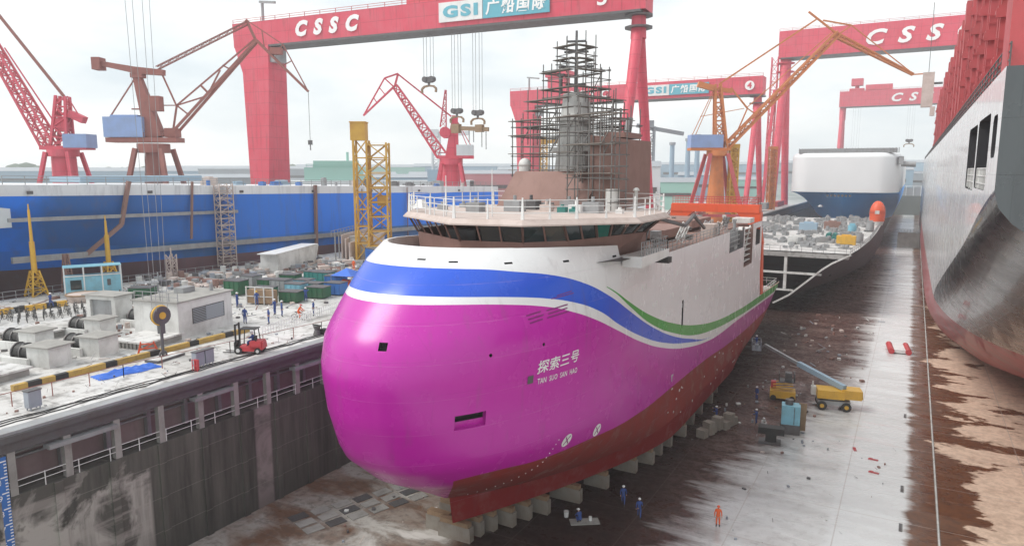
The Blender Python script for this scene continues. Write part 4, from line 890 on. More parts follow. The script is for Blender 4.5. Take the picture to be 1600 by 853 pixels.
# ================================================================== GANTRY CRANES
def gantry(name,label,cat,XL,YL,XR,YR,zb,zt,wd,legw,solid_left=True,loc=None):
    t=thing('gantry_crane',label,'gantry crane',(XR,YR,0),0,'red gantry cranes over the docks')
    A=Vector((XL,YL,0)); B=Vector((XR,YR,0)); d=(B-A).normalized(); nrm=Vector((d.y,-d.x,0))
    mb=MB(); a=A-d*8.0 if solid_left else A-d*2.5; b=B+d*2.2
    h=zt-zb
    def quadbox(p,q,z0,z1,w,w2=None):
        w2=w2 or w
        P=[p-nrm*w2/2+Vector((0,0,z0)),q-nrm*w2/2+Vector((0,0,z0)),q+nrm*w2/2+Vector((0,0,z0)),p+nrm*w2/2+Vector((0,0,z0)),p-nrm*w/2+Vector((0,0,z1)),q-nrm*w/2+Vector((0,0,z1)),q+nrm*w/2+Vector((0,0,z1)),p+nrm*w/2+Vector((0,0,z1))]
        mb.add(P,[(0,3,2,1),(4,5,6,7),(0,1,5,4),(1,2,6,5),(2,3,7,6),(3,0,4,7)])
    quadbox(a,b,zb,zt,wd,wd*.92); mb.build('main_girder',M['crane_red'],t,True)
    mb=MB(); quadbox(a+d*1,b-d*1,zb-.5,zb,wd*.95); mb.build('girder_track',M['steel'],t,True)
    mb=MB(); 
    mb.rail([a+Vector((0,0,zt))+nrm*wd*.45,b+Vector((0,0,zt))+nrm*wd*.45],1.1,5,.06,2); mb.build('girder_railing',M['crane_red_old'],t,True)
    # stiff leg : broad tapering box pair
    if solid_left:
        mb=MB()
        P=[]
        for z,w0_,w1_,e in((0,2.9,2.9,9),(zb-7,5.0,4.4,7.0),(zb,7.6,4.6,wd)):
            P+= [A-d*w0_-nrm*e/2+Vector((0,0,z)),A+d*w1_-nrm*e/2+Vector((0,0,z)),A+d*w1_+nrm*e/2+Vector((0,0,z)),A-d*w0_+nrm*e/2+Vector((0,0,z))]
        fs=[]
        for k in(0,4): fs+=[(k,k+1,k+5,k+4),(k+1,k+2,k+6,k+5),(k+2,k+3,k+7,k+6),(k+3,k,k+4,k+7)]
        mb.add(P,fs); mb.build('stiff_leg',M['crane_red'],t,True)
        mb=MB(); mb.box((A.x+5.6,A.y-.5,zb-2.9),(2.4,4,3.4)); mb.build('operator_cab',M['greysteel'],t,True)
        mb=MB(); mb.tube((A.x,A.y,zt),(A.x,A.y,zt+6),.4,8); mb.beam((A.x-1,A.y,zt+6),(A.x+5,A.y,zt+5.2),.6); mb.build('service_crane',M['greysteel'],t,True)
    # hinged leg : A frame
    mb=MB(); top=B+Vector((0,0,zb-1.5))
    for s_ in(1,-1): mb.tube(top+nrm*s_*.9-Vector((0,0,3)),B+nrm*s_*(zb*.34)+Vector((0,0,0)),1.25,12,.95)
    mb.tube(top+Vector((0,0,-4)),top+Vector((0,0,1.6)),1.75,12,1.5); mb.build('hinged_leg',M['crane_red'],t,True)
    mb=MB(); 
    for z in(zb-.9,zb-3.4): mb.tube(B+Vector((0,0,z)),B+Vector((0,0,z+.35)),3.1,10)
    mb.build('leg_platform',M['steel'],t,True)
    mb=MB(); mb.beam(B-nrm*(zb*.34+3),B+nrm*(zb*.34+3)+Vector((0,0,.01)),2,2.4); mb.beam(A-nrm*9+Vector((0,0,1)),A+nrm*9+Vector((0,0,1)),2.5,2.4); mb.build('bogie_beam',M['crane_red_old'],t,True)
    return t,A,B,d,nrm
G1,A,B,d,nr=gantry('g','nearest red gantry crane, its lettered girder spanning the sky at top left','',-160.5,143,-54.5,152,49.6,55.9,7,1)
def onbeam(t,A,d,nr,u,z,body,width,height,mat,wd,shear=.0,bold=.0,name='lettering',off=.06,ext=.03):
    p=A+d*u+nr*(wd/2+off)+Vector((0,0,z)); return text(name,body,1,p,d,(0,0,1),M[mat],t,shear,bold,width,ext,1.25,height)
if nr.y>0: nr=-nr
onbeam(G1,A,d,nr,14.4,50.8,'C S S C',20.7,4.1,'lettering',7,.28,.06)
def board(t,A,d,nr,u0,u1,z0,z1,mat,wd,name='sign_board',o=.03):
    mb=MB(); p=A+d*u0+nr*(wd/2+o); q=A+d*u1+nr*(wd/2+o); mb.add([p+Vector((0,0,z0)),q+Vector((0,0,z0)),q+Vector((0,0,z1)),p+Vector((0,0,z1)),p-nr*.3+Vector((0,0,z0)),q-nr*.3+Vector((0,0,z0)),q-nr*.3+Vector((0,0,z1)),p-nr*.3+Vector((0,0,z1))],[(0,1,2,3),(0,4,5,1),(1,5,6,2),(2,6,7,3),(3,7,4,0),(4,7,6,5)]); return mb.build(name,M[mat],t,True)
def gsi(t,A,d,nr,u0,w,z0,h,wd):
    board(t,A,d,nr,u0,u0+w*.41,z0,z0+h,'white',wd,o=.25); board(t,A,d,nr,u0+w*.415,u0+w,z0,z0+h,'signteal',wd,o=.25)
    onbeam(t,A,d,nr,u0+w*.04,z0+h*.2,'GSI',w*.33,h*.62,'signteal',wd,0,.05,off=.30); onbeam(t,A,d,nr,u0+w*.44,z0+h*.14,'广船国际',w*.53,h*.74,'lettering',wd,.1,.03,off=.30)
gsi(G1,A,d,nr,58.5,28.5,50.7,4.5,7)
onbeam(G1,A,d,nr,98.0,51.0,'3',2.2,3.4,'lettering',7,0,.02)
def hook(lab,p,ztop,zb,sc=1,rot=0,g=None):
    t=thing('crane_hook',lab,'crane hook',(p[0],p[1],zb),rot,g); mb=MB(); mb.box((0,0,2.6*sc),(1.6*sc,.7*sc,1.1*sc)); mb.tube((-.8*sc,-.5*sc,2.7*sc),(-.8*sc,.5*sc,2.7*sc),.55*sc,12); mb.tube((.8*sc,-.5*sc,2.7*sc),(.8*sc,.5*sc,2.7*sc),.55*sc,12); mb.tube((0,0,1.4*sc),(0,0,2.4*sc),.25*sc,8); mb.build('sheave_block',M['steel'],t)
    mb=MB(); pts=[(-1.6,.2),(-1.7,.9),(-1.1,1.35),(0,1.5),(1.1,1.35),(1.7,.9),(1.6,.2)]
    for a,b in zip(pts[:-1],pts[1:]): mb.beam((a[0]*sc,0,a[1]*sc),(b[0]*sc,0,b[1]*sc),.35*sc)
    mb.build('ramshorn',M['wood'],t)
    mb=MB()
    for x in(-.8,.8):
        for dx in (-.35,.35): mb.beam(((x+dx)*sc,0,3*sc),((x+dx)*sc,0,ztop-zb),.085)
    mb.build('wire_rope',M['greysteel'],t); return t
h1=hook('big ramshorn hook hanging highest below the sign board of the nearest gantry crane',(-107.8,147.9),49,34.8,1.3)
h2_=hook('left of the two low hooks carrying the lifting beam',(-99.8,148.4),49,27.2,1.15); h3_=hook('right of the two low hooks carrying the lifting beam',(-94.0,148.9),49,26.6,1.15)
lbm=thing('lifting_beam','yellow and brown lifting beam slung below two hooks with chains hanging from it','lifting beam',(-97,148.6,26)); mb=MB(); mb.beam((-101.5,148.3,26.2),(-91.0,149,25.6),.7,1.0); mb.box((-100,148.4,26),(2.2,1.4,2.2)); mb.box((-93.5,148.9,25.9),(2.0,1.2,1.8)); mb.build('beam',M['wood'],lbm,True); mb=MB()
for x in (-96.5,-95.2,-92.8,-91.6): mb.beam((x,148.8,25.6),(x,148.8,20+((x*7)%3)),.14)
mb.build('chain',M['steel'],lbm,True)
mb=MB(); mb.box((-108,148,57.2),(9,5,2.6)); mb.box((-105,148,59),(4,4,1.5)); mb.build('trolley_house',M['crane_red'],G1,True)
G3,A,B,d,nr3=gantry('g','red gantry crane on the right whose lettered girder runs behind the container ship','',-52,331.9,62,331.9,63.3,74.2,9,1,False)
# swap so the A frame stands on the left quay: leg near A
mb=MB()
for s_ in(1,-1): mb.tube((-52,331.9+1.4*s_,60),(-52+.4*s_,331.9+15*s_,0),1.7,12,1.5)
mb.tube((-52,331.9,54),(-52,331.9,63.3),2.3,12); 
for z in (61.2,57.6): mb.tube((-52,331.9,z),(-52,331.9,z+.4),3.8,10)
mb.build('near_leg',M['crane_red'],G3,True)
mb=MB(); mb.lattice((-57,330,2),(-56,330,64),2.6,2.6,18,.16); mb.beam((-57,322,2),(-55.5,329,50),1.2); mb.build('stair_tower',M['crane_red'],G3,True)
nr3=Vector((0,-1,0)); onbeam(G3,A,d,nr3,31,65.6,'C S S C',39,6.2,'lettering',9,.28,.035)
G2,A,B,d,nr2=gantry('g','middle distance red gantry crane numbered four behind the scaffolded mast','',-154,287.4,-54.5,287.4,44.4,51,7,1)
nr2=Vector((0,-1,0)); gsi(G2,A,d,nr2,54.6,27,45.6,4.2,7); onbeam(G2,A,d,nr2,20,45.9,'C S S C',20,3.6,'lettering',7,.28,.035)
def disc(t,p,r,mat): 
    mb=MB(); mb.tube(p,(p[0],p[1]-.12,p[2]),r,20,smooth=False); return mb.build('number_disc',M[mat],t,True)
disc(G2,(-57.0,287.4-3.62,47.6),1.75,'lettering'); text('numeral','4',1,(-57.9,287.4-3.80,46.5),(1,0,0),(0,0,1),M['crane_red'],G2,0,.03,1.7,.02,1,2.3)
mb=MB(); mb.box((-139,287,53.6),(8,6,4.4)); mb.box((-138,287,57),(12,7,2.2)); mb.build('trolley_house',M['crane_red'],G2,True)
G4,A,B,d,nr4=gantry('g','farthest red gantry crane, pale in the haze above the white car carrier','',-52,611,62,611,63.8,75.2,9,1,False)
mb=MB()
for s_ in(1,-1): mb.tube((-52,611+1.4*s_,60),(-52+.4*s_,611+15*s_,0),1.7,12,1.5)
mb.tube((-52,611,54),(-52,611,63.3),2.3,12); mb.build('near_leg',M['crane_red'],G4,True)
nr4=Vector((0,-1,0)); onbeam(G4,A,d,nr4,33,66.2,'C S S C',39,6.2,'lettering',9,.28,.035)
mb=MB(); mb.box((-43,611,76.2),(10,8,2)); mb.box((-43,611,82),(8,8,5)); mb.tube((-43,611,77),(-43,611,80),1.5,8); mb.box((-28,611,77.5),(18,7,4)); mb.build('trolley_house',M['crane_red'],G4,True)
hook('small double hook hanging over the roof of the white car carrier',(-42,611),64,23.5,2.2); hook('tiny hook hanging beside the container ship in front of the farthest gantry',(-5,560),64,31,1.8)
# ================================================================== SLEWING CRANES
def crane(label,base,mat,pts,zg=0,yaw=None):
    """pts in (u,z) metres: u along a horizontal axis seen from the quay"""
    t=thing('portal_crane',label,'slewing crane',(base[0],base[1],zg),YAW if yaw is None else yaw,'level luffing cranes of the shipyard')
    for name,m,fn in pts:
        mb=MB(); fn(mb); mb.build(name,M[m],t)
    return t
def leg4(mb,u,z0,z1,w0,w1,r=.5):
    for a in(-1,1):
        for b in(-1,1): mb.beam((u+a*w1,b*w1,z1),(u+a*w0,b*w0,z0),r*2,r*2)
    for a in (-1,1): mb.beam((u-w0*.9,a*w0*.9,z0+(z1-z0)*.12),(u+w0*.9,a*w0*.9,z0+(z1-z0)*.12),r*1.6)
def boom(mb,p,q,w0,w1,h0,h1,n,r): mb.lattice(p,q,w0,h0,n,r,w1,h1,tri=False)
# B: brown grey crane
crane('brown grey slewing crane with a pale blue machinery house and its jib reaching right',(-149.1,99.4),'crane_brown',[
 ('portal_leg','crane_brown',lambda mb:(leg4(mb,.6,0,20.5,6.5,2.8,.45))),
 ('pedestal','crane_brown',lambda mb:(mb.tube((.5,0,0),(.5,0,20),2.0,12,1.7),mb.tube((.5,0,19.6),(.5,0,21.6),3.4,14))),
 ('slewing_deck','crane_brown',lambda mb:(mb.box((-1.2,0,22.4),(15.6,4.2,1.0)),mb.box((5.0,0,24),(2.4,3,2)),mb.rail([(-9,-2.1,22.9),(6.5,-2.1,22.9)],1,1.3,.05,2))),
 ('machinery_house','cabin_blue',lambda mb:(mb.box((-4.9,0,25.2),(8.6,4.6,4.4)),mb.box((-4.9,0,27.6),(6,3,.5)))),
 ('operator_cab','crane_brown',lambda mb:(mb.box((2.4,-1.6,30.2),(2.6,2.2,3.2)),mb.box((-2.2,0,29.2),(3,.5,.3)))),
 ('tower','crane_brown',lambda mb:(mb.beam((1.2,0,22.9),(-1.9,0,36),3.6,2.6,1.6,1.4),mb.box((-1.8,0,36.4),(2.6,2,1)))),
 ('counterweight_arm','crane_brown',lambda mb:(mb.beam((-9.8,0,39.0),(-2,0,37.5),1.2,1.0,2.2,1.4),mb.beam((-2,0,37.5),(4.0,0,37),2.2,1.4,1.4,1.2),mb.box((-10.3,0,38.9),(1.8,2.6,2.6)),mb.beam((-8.7,0,27.5),(-2.4,0,36),.25),mb.beam((3.6,0,36.5),(6.2,0,30),.3),mb.beam((2,0,30),(6.2,0,30),.22))),
 ('tie_bar','crane_brown',lambda mb:mb.lattice((2.5,0,38),(23.0,0,47.6),.7,.7,22,.07)),
 ('boom','crane_brown',lambda mb:(mb.beam((5,1.3,23.6),(24.6,.5,43.6),.5),mb.beam((5,-1.3,23.6),(24.6,-.5,43.6),.5),mb.beam((6.3,0,30),(24.4,0,44.2),.3),mb.beam((5,0,24),(6.3,0,30),.35),mb.beam((6.3,0,30),(9,0,27.8),.3),mb.beam((6.3,0,30),(13,0,32),.3),mb.beam((12,0,34.2),(13.5,0,32.6),.4),mb.beam((13.5,0,32.6),(16.4,0,37.6),.3),mb.beam((17,0,38.6),(18.5,0,37.8),.3))),
 ('jib','crane_brown',lambda mb:(mb.beam((22.7,0,48.2),(24.6,0,43.8),.5),mb.beam((22.7,0,48.2),(30.5,0,43),.2),mb.beam((24.6,.6,44),(35.6,.2,33),.45),mb.beam((24.6,-.6,44),(35.6,-.2,33),.45),mb.beam((30.5,0,43),(35.6,0,33),.22),mb.beam((28,0,40.4),(30.5,0,43),.2),mb.beam((30.4,0,38.6),(32.3,0,39.6),.2),mb.beam((26,0,46),(26.4,0,42),.2),mb.box((29,0,41.6),(2.4,1.6,1.4)))),
 ('hook_rope','steel',lambda mb:(mb.beam((35.6,0,33),(35.6,0,22.4),.09),mb.box((35.6,0,21.9),(.9,.5,1.0)),mb.beam((35.6,0,21.4),(35.6,0,20.2),.2))) ])
crane('far left pink red slewing crane whose lattice boom leans out of the picture',(-177.2,95.0),'crane_red',[
 ('portal_leg','crane_red',lambda mb:leg4(mb,.5,0,20,6,2.6,.4)),
 ('pedestal','crane_red',lambda mb:(mb.tube((.5,0,0),(.5,0,19),3.0,12,2.6),mb.tube((.5,0,19),(.5,0,20.6),3.4,12))),
 ('slewing_deck','crane_red',lambda mb:(mb.box((1.6,0,21),(11,4,.9)),mb.rail([(-3,-2,21.5),(7,-2,21.5)],1,1.3,.05,2))),
 ('machinery_house','cabin_blue',lambda mb:mb.box((4.7,0,22.6),(5.6,4.4,3.2))),
 ('tower','crane_red',lambda mb:(mb.lattice((.4,0,21),(1.5,0,33),3.8,3.0,5,.28,2.2,1.6),mb.box((.9,0,26.4),(2.6,2,3.2)),mb.beam((2.6,0,33),(5.8,0,27),.22),mb.box((4.6,0,28.2),(3.6,2,1.6),0,1,0,R(25)))),
 ('tie_bar','crane_brown',lambda mb:mb.beam((1.8,0,33),(-19,0,61.5),.55)),
 ('boom','crane_red',lambda mb:(mb.lattice((-2.4,0,21.6),(-19,0,55),2.8,3.0,16,.22,1.6,1.6),mb.beam((-1,0,27),(-11,0,44),.25),mb.beam((-1.5,0,27.5),(1,0,30),.4))) ])
crane('pink red slewing crane left of the ship mast with a folded beak jib pointing left',(-107.8,157.3),'crane_red',[
 ('portal_leg','crane_red',lambda mb:leg4(mb,0,0,17.6,5.6,2.4,.4)),
 ('pedestal','crane_red',lambda mb:(mb.tube((0,0,0),(0,0,17.4),2.9,12,2.2),mb.tube((0,0,17.2),(0,0,18.8),3.1,12))),
 ('slewing_deck','crane_red',lambda mb:(mb.box((1.2,0,19.2),(9.6,4,.8)),)),
 ('machinery_house','farwhite',lambda mb:(mb.box((3.8,0,21),(4.4,4,2.8)),mb.box((3.0,-2.02,21.2),(.5,.1,1.6)),mb.box((4.6,-2.02,21.2),(.5,.1,1.6)))),
 ('tower','crane_red',lambda mb:(mb.beam((.3,0,19.5),(1.2,0,30),3.4,2.6,1.4,1.2),mb.tube((-1.4,-1.6,25.6),(-1.4,1.6,25.6),1.5,10),mb.beam((1,0,30),(5.2,0,22.4),.2),mb.beam((1,0,30),(4.2,0,22.4),.2),mb.lattice((-2,0,27),(-1.2,0,36.6),1.6,1.0,6,.12,.3,.3))),
 ('boom','crane_red',lambda mb:(mb.lattice((-2.4,0,19.6),(-14.5,0,37.6),2.2,2.6,11,.2,1.4,1.2),)),
 ('tie_bar','crane_red',lambda mb:(mb.beam((.2,0,29.8),(-13.6,0,40.6),.4),)),
 ('jib','crane_red',lambda mb:(mb.beam((-13.6,0,40.8),(-14.6,0,37.4),.5),mb.beam((-13.6,0,40.8),(-17.2,0,39.6),.4),mb.beam((-17.2,0,39.6),(-23,0,30),.35),mb.beam((-14.6,.5,37.6),(-23,.2,30),.35),mb.beam((-14.6,-.5,37.6),(-23,-.2,30),.35),mb.beam((-17.2,0,39.6),(-14.8,0,37.4),.35),mb.beam((-20.2,0,34.6),(-19.4,0,33.4),.25),mb.beam((-18.6,0,37.2),(-17.3,0,35.6),.25))) ])
crane('orange slewing crane whose boom crosses in front of the right gantry girder',(-52.7,217.2),'crane_orange',[
 ('portal_leg','crane_red_old',lambda mb:leg4(mb,.4,0,20.6,7,2.6,.5)),
 ('pedestal','crane_orange',lambda mb:(mb.tube((.6,0,0),(.6,0,20.4),3.2,12,1.6),mb.tube((.5,0,20),(.5,0,21.6),3.2,12))),
 ('slewing_deck','crane_orange',lambda mb:(mb.box((-2,0,22.0),(12,4.4,.8)),)),
 ('machinery_house','cabin_blue',lambda mb:(mb.box((-3.2,0,24.3),(9.6,4.6,3.8)),mb.box((-6.2,-2.32,24.6),(1.0,.1,1.0)),mb.box((-3.6,-2.32,24.6),(1.0,.1,1.0)))),
 ('tower','crane_orange',lambda mb:(mb.lattice((1.4,0,22.4),(-.2,0,41),3.4,2.8,7,.28,1.6,1.4),mb.beam((-7.2,0,26.2),(-1,0,40),.2),mb.beam((-6.2,0,26.2),(-.6,0,40),.2),mb.box((-3.6,0,40.4),(5,1.6,1.6),0,1,0,R(15)),mb.beam((1,0,39.4),(4.2,0,39),1.2),mb.beam((-5,0,31.6),(8,0,34),.2))),
 ('tie_bar','crane_orange',lambda mb:mb.beam((.2,0,41),(28.2,0,59.6),.45)),
 ('boom','crane_orange',lambda mb:(mb.lattice((3.4,0,23),(34.6,0,55.6),2.2,1.6,14,.26,1.4,1.2),mb.beam((3.8,0,40),(9.0,0,34),.45),mb.beam((9,0,34),(5.4,0,25),.35),mb.beam((9,0,34),(12,0,32),.3),mb.beam((9,0,34.4),(33,0,56),.25))),
 ('jib','crane_orange',lambda mb:(mb.beam((25.6,0,61.6),(34,0,55.6),.5),mb.beam((30,0,59.2),(38.4,0,57.8),.4),mb.beam((38.4,0,57.8),(34.2,0,54.8),.35),mb.lattice((34,0,55),(57.6,0,43.8),1.4,1.2,11,.16,.6,.5),mb.beam((38.4,0,57.8),(57.6,0,44),.25),mb.beam((57.6,0,43.8),(64,0,44.2),.35))) ])
# ---- yellow access towers
yt=thing('climbing_tower','tall yellow lattice access tower with a box head beside the bow of the magenta ship','tower',(-83.5,96.3,0),YAW)
mb=MB(); mb.lattice((-1.2,0,0),(-1.2,0,20.9),2.3,2.3,7,.17); mb.build('near_shaft',M['tower_yellow'],yt)
mb=MB(); mb.lattice((1.7,0,0),(1.7,0,20.5),3.4,3.0,8,.15); mb.build('stair_shaft',M['tower_yellow'],yt)
mb=MB(); mb.box((-1.5,0,22.4),(2.6,2.6,3.0)); mb.box((-1.5,0,24),(2.8,2.8,.2)); mb.build('box_head',M['tower_yellow'],yt)
mb=MB()
for k in range(8): mb.beam((.2,-.9,.3+2.5*k),(3.2,-.9,2.6+2.5*k),.5,.12); mb.box((1.7,0,2.6+2.5*k),(3.2,2.6,.12))
mb.box((2.3,0,10.5),(1.6,1.6,1.8)); mb.build('stair_flight',M['tower_yellow'],yt)
for (u,v_,zt,lab,w_) in((-57.5,222,22.5,'slim yellow lattice mast standing just right of the orange crane legs',2.2),(-53.2,300,24,'orange lattice mast at the foot of the right gantry crane leg',2.4)):
    t=thing('lattice_mast',lab,'mast',(u+9.2 if v_==222 else u+3.2,v_,0),YAW); mb=MB(); mb.lattice((0,0,0),(0,0,zt),w_,w_,14,.22); mb.build('mast_frame',M['yellow'] if v_==222 else M['crane_orange'],t); mb=MB(); mb.box((0,0,zt+.5),(w_+.6,w_+.6,1.2)); mb.tube((0,0,0),(0,0,zt),.7,8); mb.build('mast_head',M['yellow'] if v_==222 else M['crane_orange'],t)
# ================================================================== PEOPLE
def person(label,loc,rz,pose='stand',suit='denim',hat='hatwhite',sc=1.0,group='shipyard workers in coveralls'):
    t=thing('person',label,'person',loc,rz,group)
    P={'pel':(0,0,.95),'chest':(0,0,1.32),'neck':(0,0,1.50),'head':(0,.02,1.66),
       'hl':(-.10,0,.90),'hr':(.10,0,.90),'kl':(-.11,.03,.50),'kr':(.11,.03,.50),'al':(-.12,-.02,.09),'ar':(.12,-.02,.09),'tl':(-.13,.15,.04),'tr':(.13,.15,.04),
       'sl':(-.19,0,1.43),'sr':(.19,0,1.43),'el':(-.27,-.02,1.15),'er':(.27,-.02,1.15),'wl':(-.28,.08,.92),'wr':(.28,.08,.92)}
    if pose=='walk': P.update(kl=(-.10,.20,.52),al=(-.10,.26,.10),tl=(-.10,.42,.05),kr=(.10,-.05,.50),ar=(.10,-.36,.16),tr=(.10,-.24,.06),el=(-.26,-.14,1.17),wl=(-.26,-.12,.93),er=(.26,.10,1.17),wr=(.24,.28,1.02))
    if pose=='hips': P.update(el=(-.42,-.05,1.2),wl=(-.20,.08,1.02),er=(.42,-.05,1.2),wr=(.20,.08,1.02))
    if pose=='reach': P.update(er=(.26,.22,1.36),wr=(.22,.46,1.42),el=(-.25,.15,1.2),wl=(-.2,.38,1.15))
    if pose=='point': P.update(er=(.44,.12,1.40),wr=(.68,.2,1.46))
    if pose=='squat': P.update(pel=(0,-.12,.40),chest=(0,.06,.74),neck=(0,.14,.90),head=(0,.20,1.04),hl=(-.1,-.1,.36),hr=(.1,-.1,.36),kl=(-.17,.26,.50),kr=(.17,.26,.50),al=(-.14,.02,.10),ar=(.14,.02,.10),tl=(-.15,.18,.05),tr=(.15,.18,.05),sl=(-.19,.1,.84),sr=(.19,.1,.84),el=(-.24,.26,.62),er=(.24,.26,.62),wl=(-.14,.46,.5),wr=(.14,.46,.5))
    if pose=='sit': P.update(pel=(0,0,.50),chest=(0,.0,.88),neck=(0,.03,1.05),head=(0,.06,1.20),hl=(-.1,0,.47),hr=(.1,0,.47),kl=(-.14,.42,.50),kr=(.14,.42,.50),al=(-.14,.44,.12),ar=(.14,.44,.12),tl=(-.14,.6,.08),tr=(.14,.6,.08),sl=(-.19,.02,.98),sr=(.19,.02,.98),el=(-.26,.14,.78),er=(.26,.14,.78),wl=(-.16,.38,.84),wr=(.16,.38,.84))
    if pose=='ride': P.update(pel=(0,-.1,.95),chest=(0,.1,1.27),neck=(0,.18,1.43),head=(0,.24,1.57),hl=(-.1,-.08,.92),hr=(.1,-.08,.92),kl=(-.11,.24,.72),kr=(.11,.18,.52),al=(-.1,.1,.34),ar=(.1,.02,.22),tl=(-.1,.26,.30),tr=(.1,.18,.18),sl=(-.18,.14,1.37),sr=(.18,.14,1.37),el=(-.26,.3,1.15),er=(.26,.3,1.15),wl=(-.22,.52,1.02),wr=(.22,.52,1.02))
    Rr={'pel':.145,'chest':.165,'neck':.06,'head':.105,'hl':.10,'hr':.10,'kl':.075,'kr':.075,'al':.05,'ar':.05,'tl':.045,'tr':.045,'sl':.075,'sr':.075,'el':.052,'er':.052,'wl':.036,'wr':.036}
    E=[('pel','chest'),('chest','neck'),('neck','head'),('pel','hl'),('pel','hr'),('hl','kl'),('hr','kr'),('kl','al'),('kr','ar'),('al','tl'),('ar','tr'),('chest','sl'),('chest','sr'),('sl','el'),('sr','er'),('el','wl'),('er','wr')]
    names=list(P); co=[Vector(P[k]) for k in names]; rad=[Rr[k] for k in names]; ed=[(names.index(a),names.index(b)) for a,b in E]; handstart=len(co)
    for s_,w_,e_ in((-1,'wl','el'),(1,'wr','er')):
        w=Vector(P[w_]); d=(w-Vector(P[e_])).normalized(); side=d.cross(Vector((0,1,.2))).normalized(); palm=w+d*.07; co.append(palm); rad.append(.034); ip=len(co)-1; ed.append((names.index(w_),ip))
        for k,(o,l) in enumerate(((-.03,.065),(-.01,.078),(.012,.075),(.032,.06))):
            a=palm+d*.03+side*o; b=a+d*l*.5+Vector((0,.012,0)); co+= [a,b]; rad+= [.010,.008]; ed+= [(ip,len(co)-2),(len(co)-2,len(co)-1)]
        a=w+d*.04+Vector((0,.035,0)); co.append(a+d*.03); rad.append(.010); ed.append((ip,len(co)-1))
    me=bpy.data.meshes.new('body'); me.from_pydata(co,ed,[]); o=bpy.data.objects.new('body',me); COL.objects.link(o)
    md=o.modifiers.new('s','SKIN'); md.use_smooth_shade=True
    sv=me.skin_vertices[0].data
    for i,r_ in enumerate(rad): sv[i].radius=(r_,r_*(.8 if i in(0,1) else 1)); sv[i].use_root=(i==0)
    o.modifiers.new('d','SUBSURF').levels=1
    dg=bpy.context.evaluated_depsgraph_get(); dg.update(); nm=bpy.data.meshes.new_from_object(o.evaluated_get(dg)); o.modifiers.clear(); o.data=nm; nm.name='body'
    nm.materials.clear()
    for k in(suit,'skin','black'): nm.materials.append(M[k])
    hz=P['head'][2]-.09; H=[Vector(P['wl']),Vector(P['wr'])]; T=[Vector(P[k]) for k in('al','ar','tl','tr')]
    for p in nm.polygons:
        c=p.center; p.material_index=1 if (c.z>hz and (c-Vector(P['head'])).length<.25) or min((c-h).length for h in H)<.035 or any((c-h).dot(h-Vector(P[e]))>0 and (c-h).length<.2 for h,e in((H[0],'el'),(H[1],'er'))) else 2 if min((c-q).length for q in T)<.10 else 0
        p.use_smooth=True
    o.parent=t; h=Vector(P['head'])
    mb=MB(); mb.dome((h.x,h.y,h.z+.03),.135,.95,12,4); mb.box((h.x,h.y+.12,h.z+.045),(.17,.12,.015)); mb.build('helmet',M[hat],t)
    mb=MB(); mb.box((h.x,h.y+.10,h.z-.015),(.03,.035,.045)); mb.box((h.x-.04,h.y+.095,h.z+.012),(.025,.02,.012)); mb.box((h.x+.04,h.y+.095,h.z+.012),(.025,.02,.012)); mb.box((h.x,h.y+.095,h.z-.055),(.05,.02,.01)); mb.build('face',M['skin'],t)
    t.scale=(sc,)*3; return t
W_=[("worker in blue standing alone with arms down beside the white building",(-59.5,48.7),.4,'stand'),("worker in blue with hands on hips, right of the white building",(-57.1,49.7),2.6,'hips'),
("taller worker in pale blue at the back of the quay pair",(-60.3,53.4),1.8,'reach'),("worker in blue next to the quay pair, facing away",(-58.9,53.1),-.6,'stand'),("worker in dark blue standing right of the orange cyclist",(-56.1,55.0),2.2,'hips'),
("worker in blue bending toward the green skips behind the cyclist",(-63.1,60.7),.5,'reach'),("worker in blue standing in front of the crate rack",(-66.2,56.0),.9,'stand'),("second worker in blue by the crate rack, arm stretched out",(-67.4,54.2),-1.2,'point'),
("worker in blue walking among the parked bicycles at far left",(-86.0,43.4),-1.1,'walk'),("small figure in blue on the pale quay behind the vent houses",(-82.6,53.0),1.1,'walk'),
("worker in red and dark clothes near the blue container behind the bow",(-76.5,84.0),.3,'stand')]
for i,(lab,(x,y),rz,po) in enumerate(W_): person(lab,(x,y,0.01),rz,po,'orange' if i==10 else 'denim','hatyellow' if i in(6,) else 'hatwhite',1.0)
fl=FLOOR+.01
person("left of two blue workers walking on the dock floor beside the keel blocks",(-19.9,54.6,fl),R(200),'walk')
person("right of two blue workers walking on the dock floor, white hard hat",(-17.9,53.0,fl),R(20),'walk')
person("worker in blue crouching over a board by the keel blocks",(-21.9,49.9,fl),R(60),'squat')
person("person in bright orange coveralls standing alone on the dock floor",(-11.9,54.9,fl),R(190),'stand','orange','frame_orange')
person("worker in light blue standing on the dock floor left of the yellow lift",(-15.3,89.4,fl),R(140),'stand')
person("worker in dark blue at the left of the pair behind the black stand",(-13.7,80.6,fl),R(80),'reach'); person("worker in white and blue at the right of the pair behind the black stand",(-12.9,80.0,fl),R(220),'squat','whitedirty')
person("worker in dark blue stooping under the keel near the stone heap",(-17.9,79.4,fl),R(90),'reach')
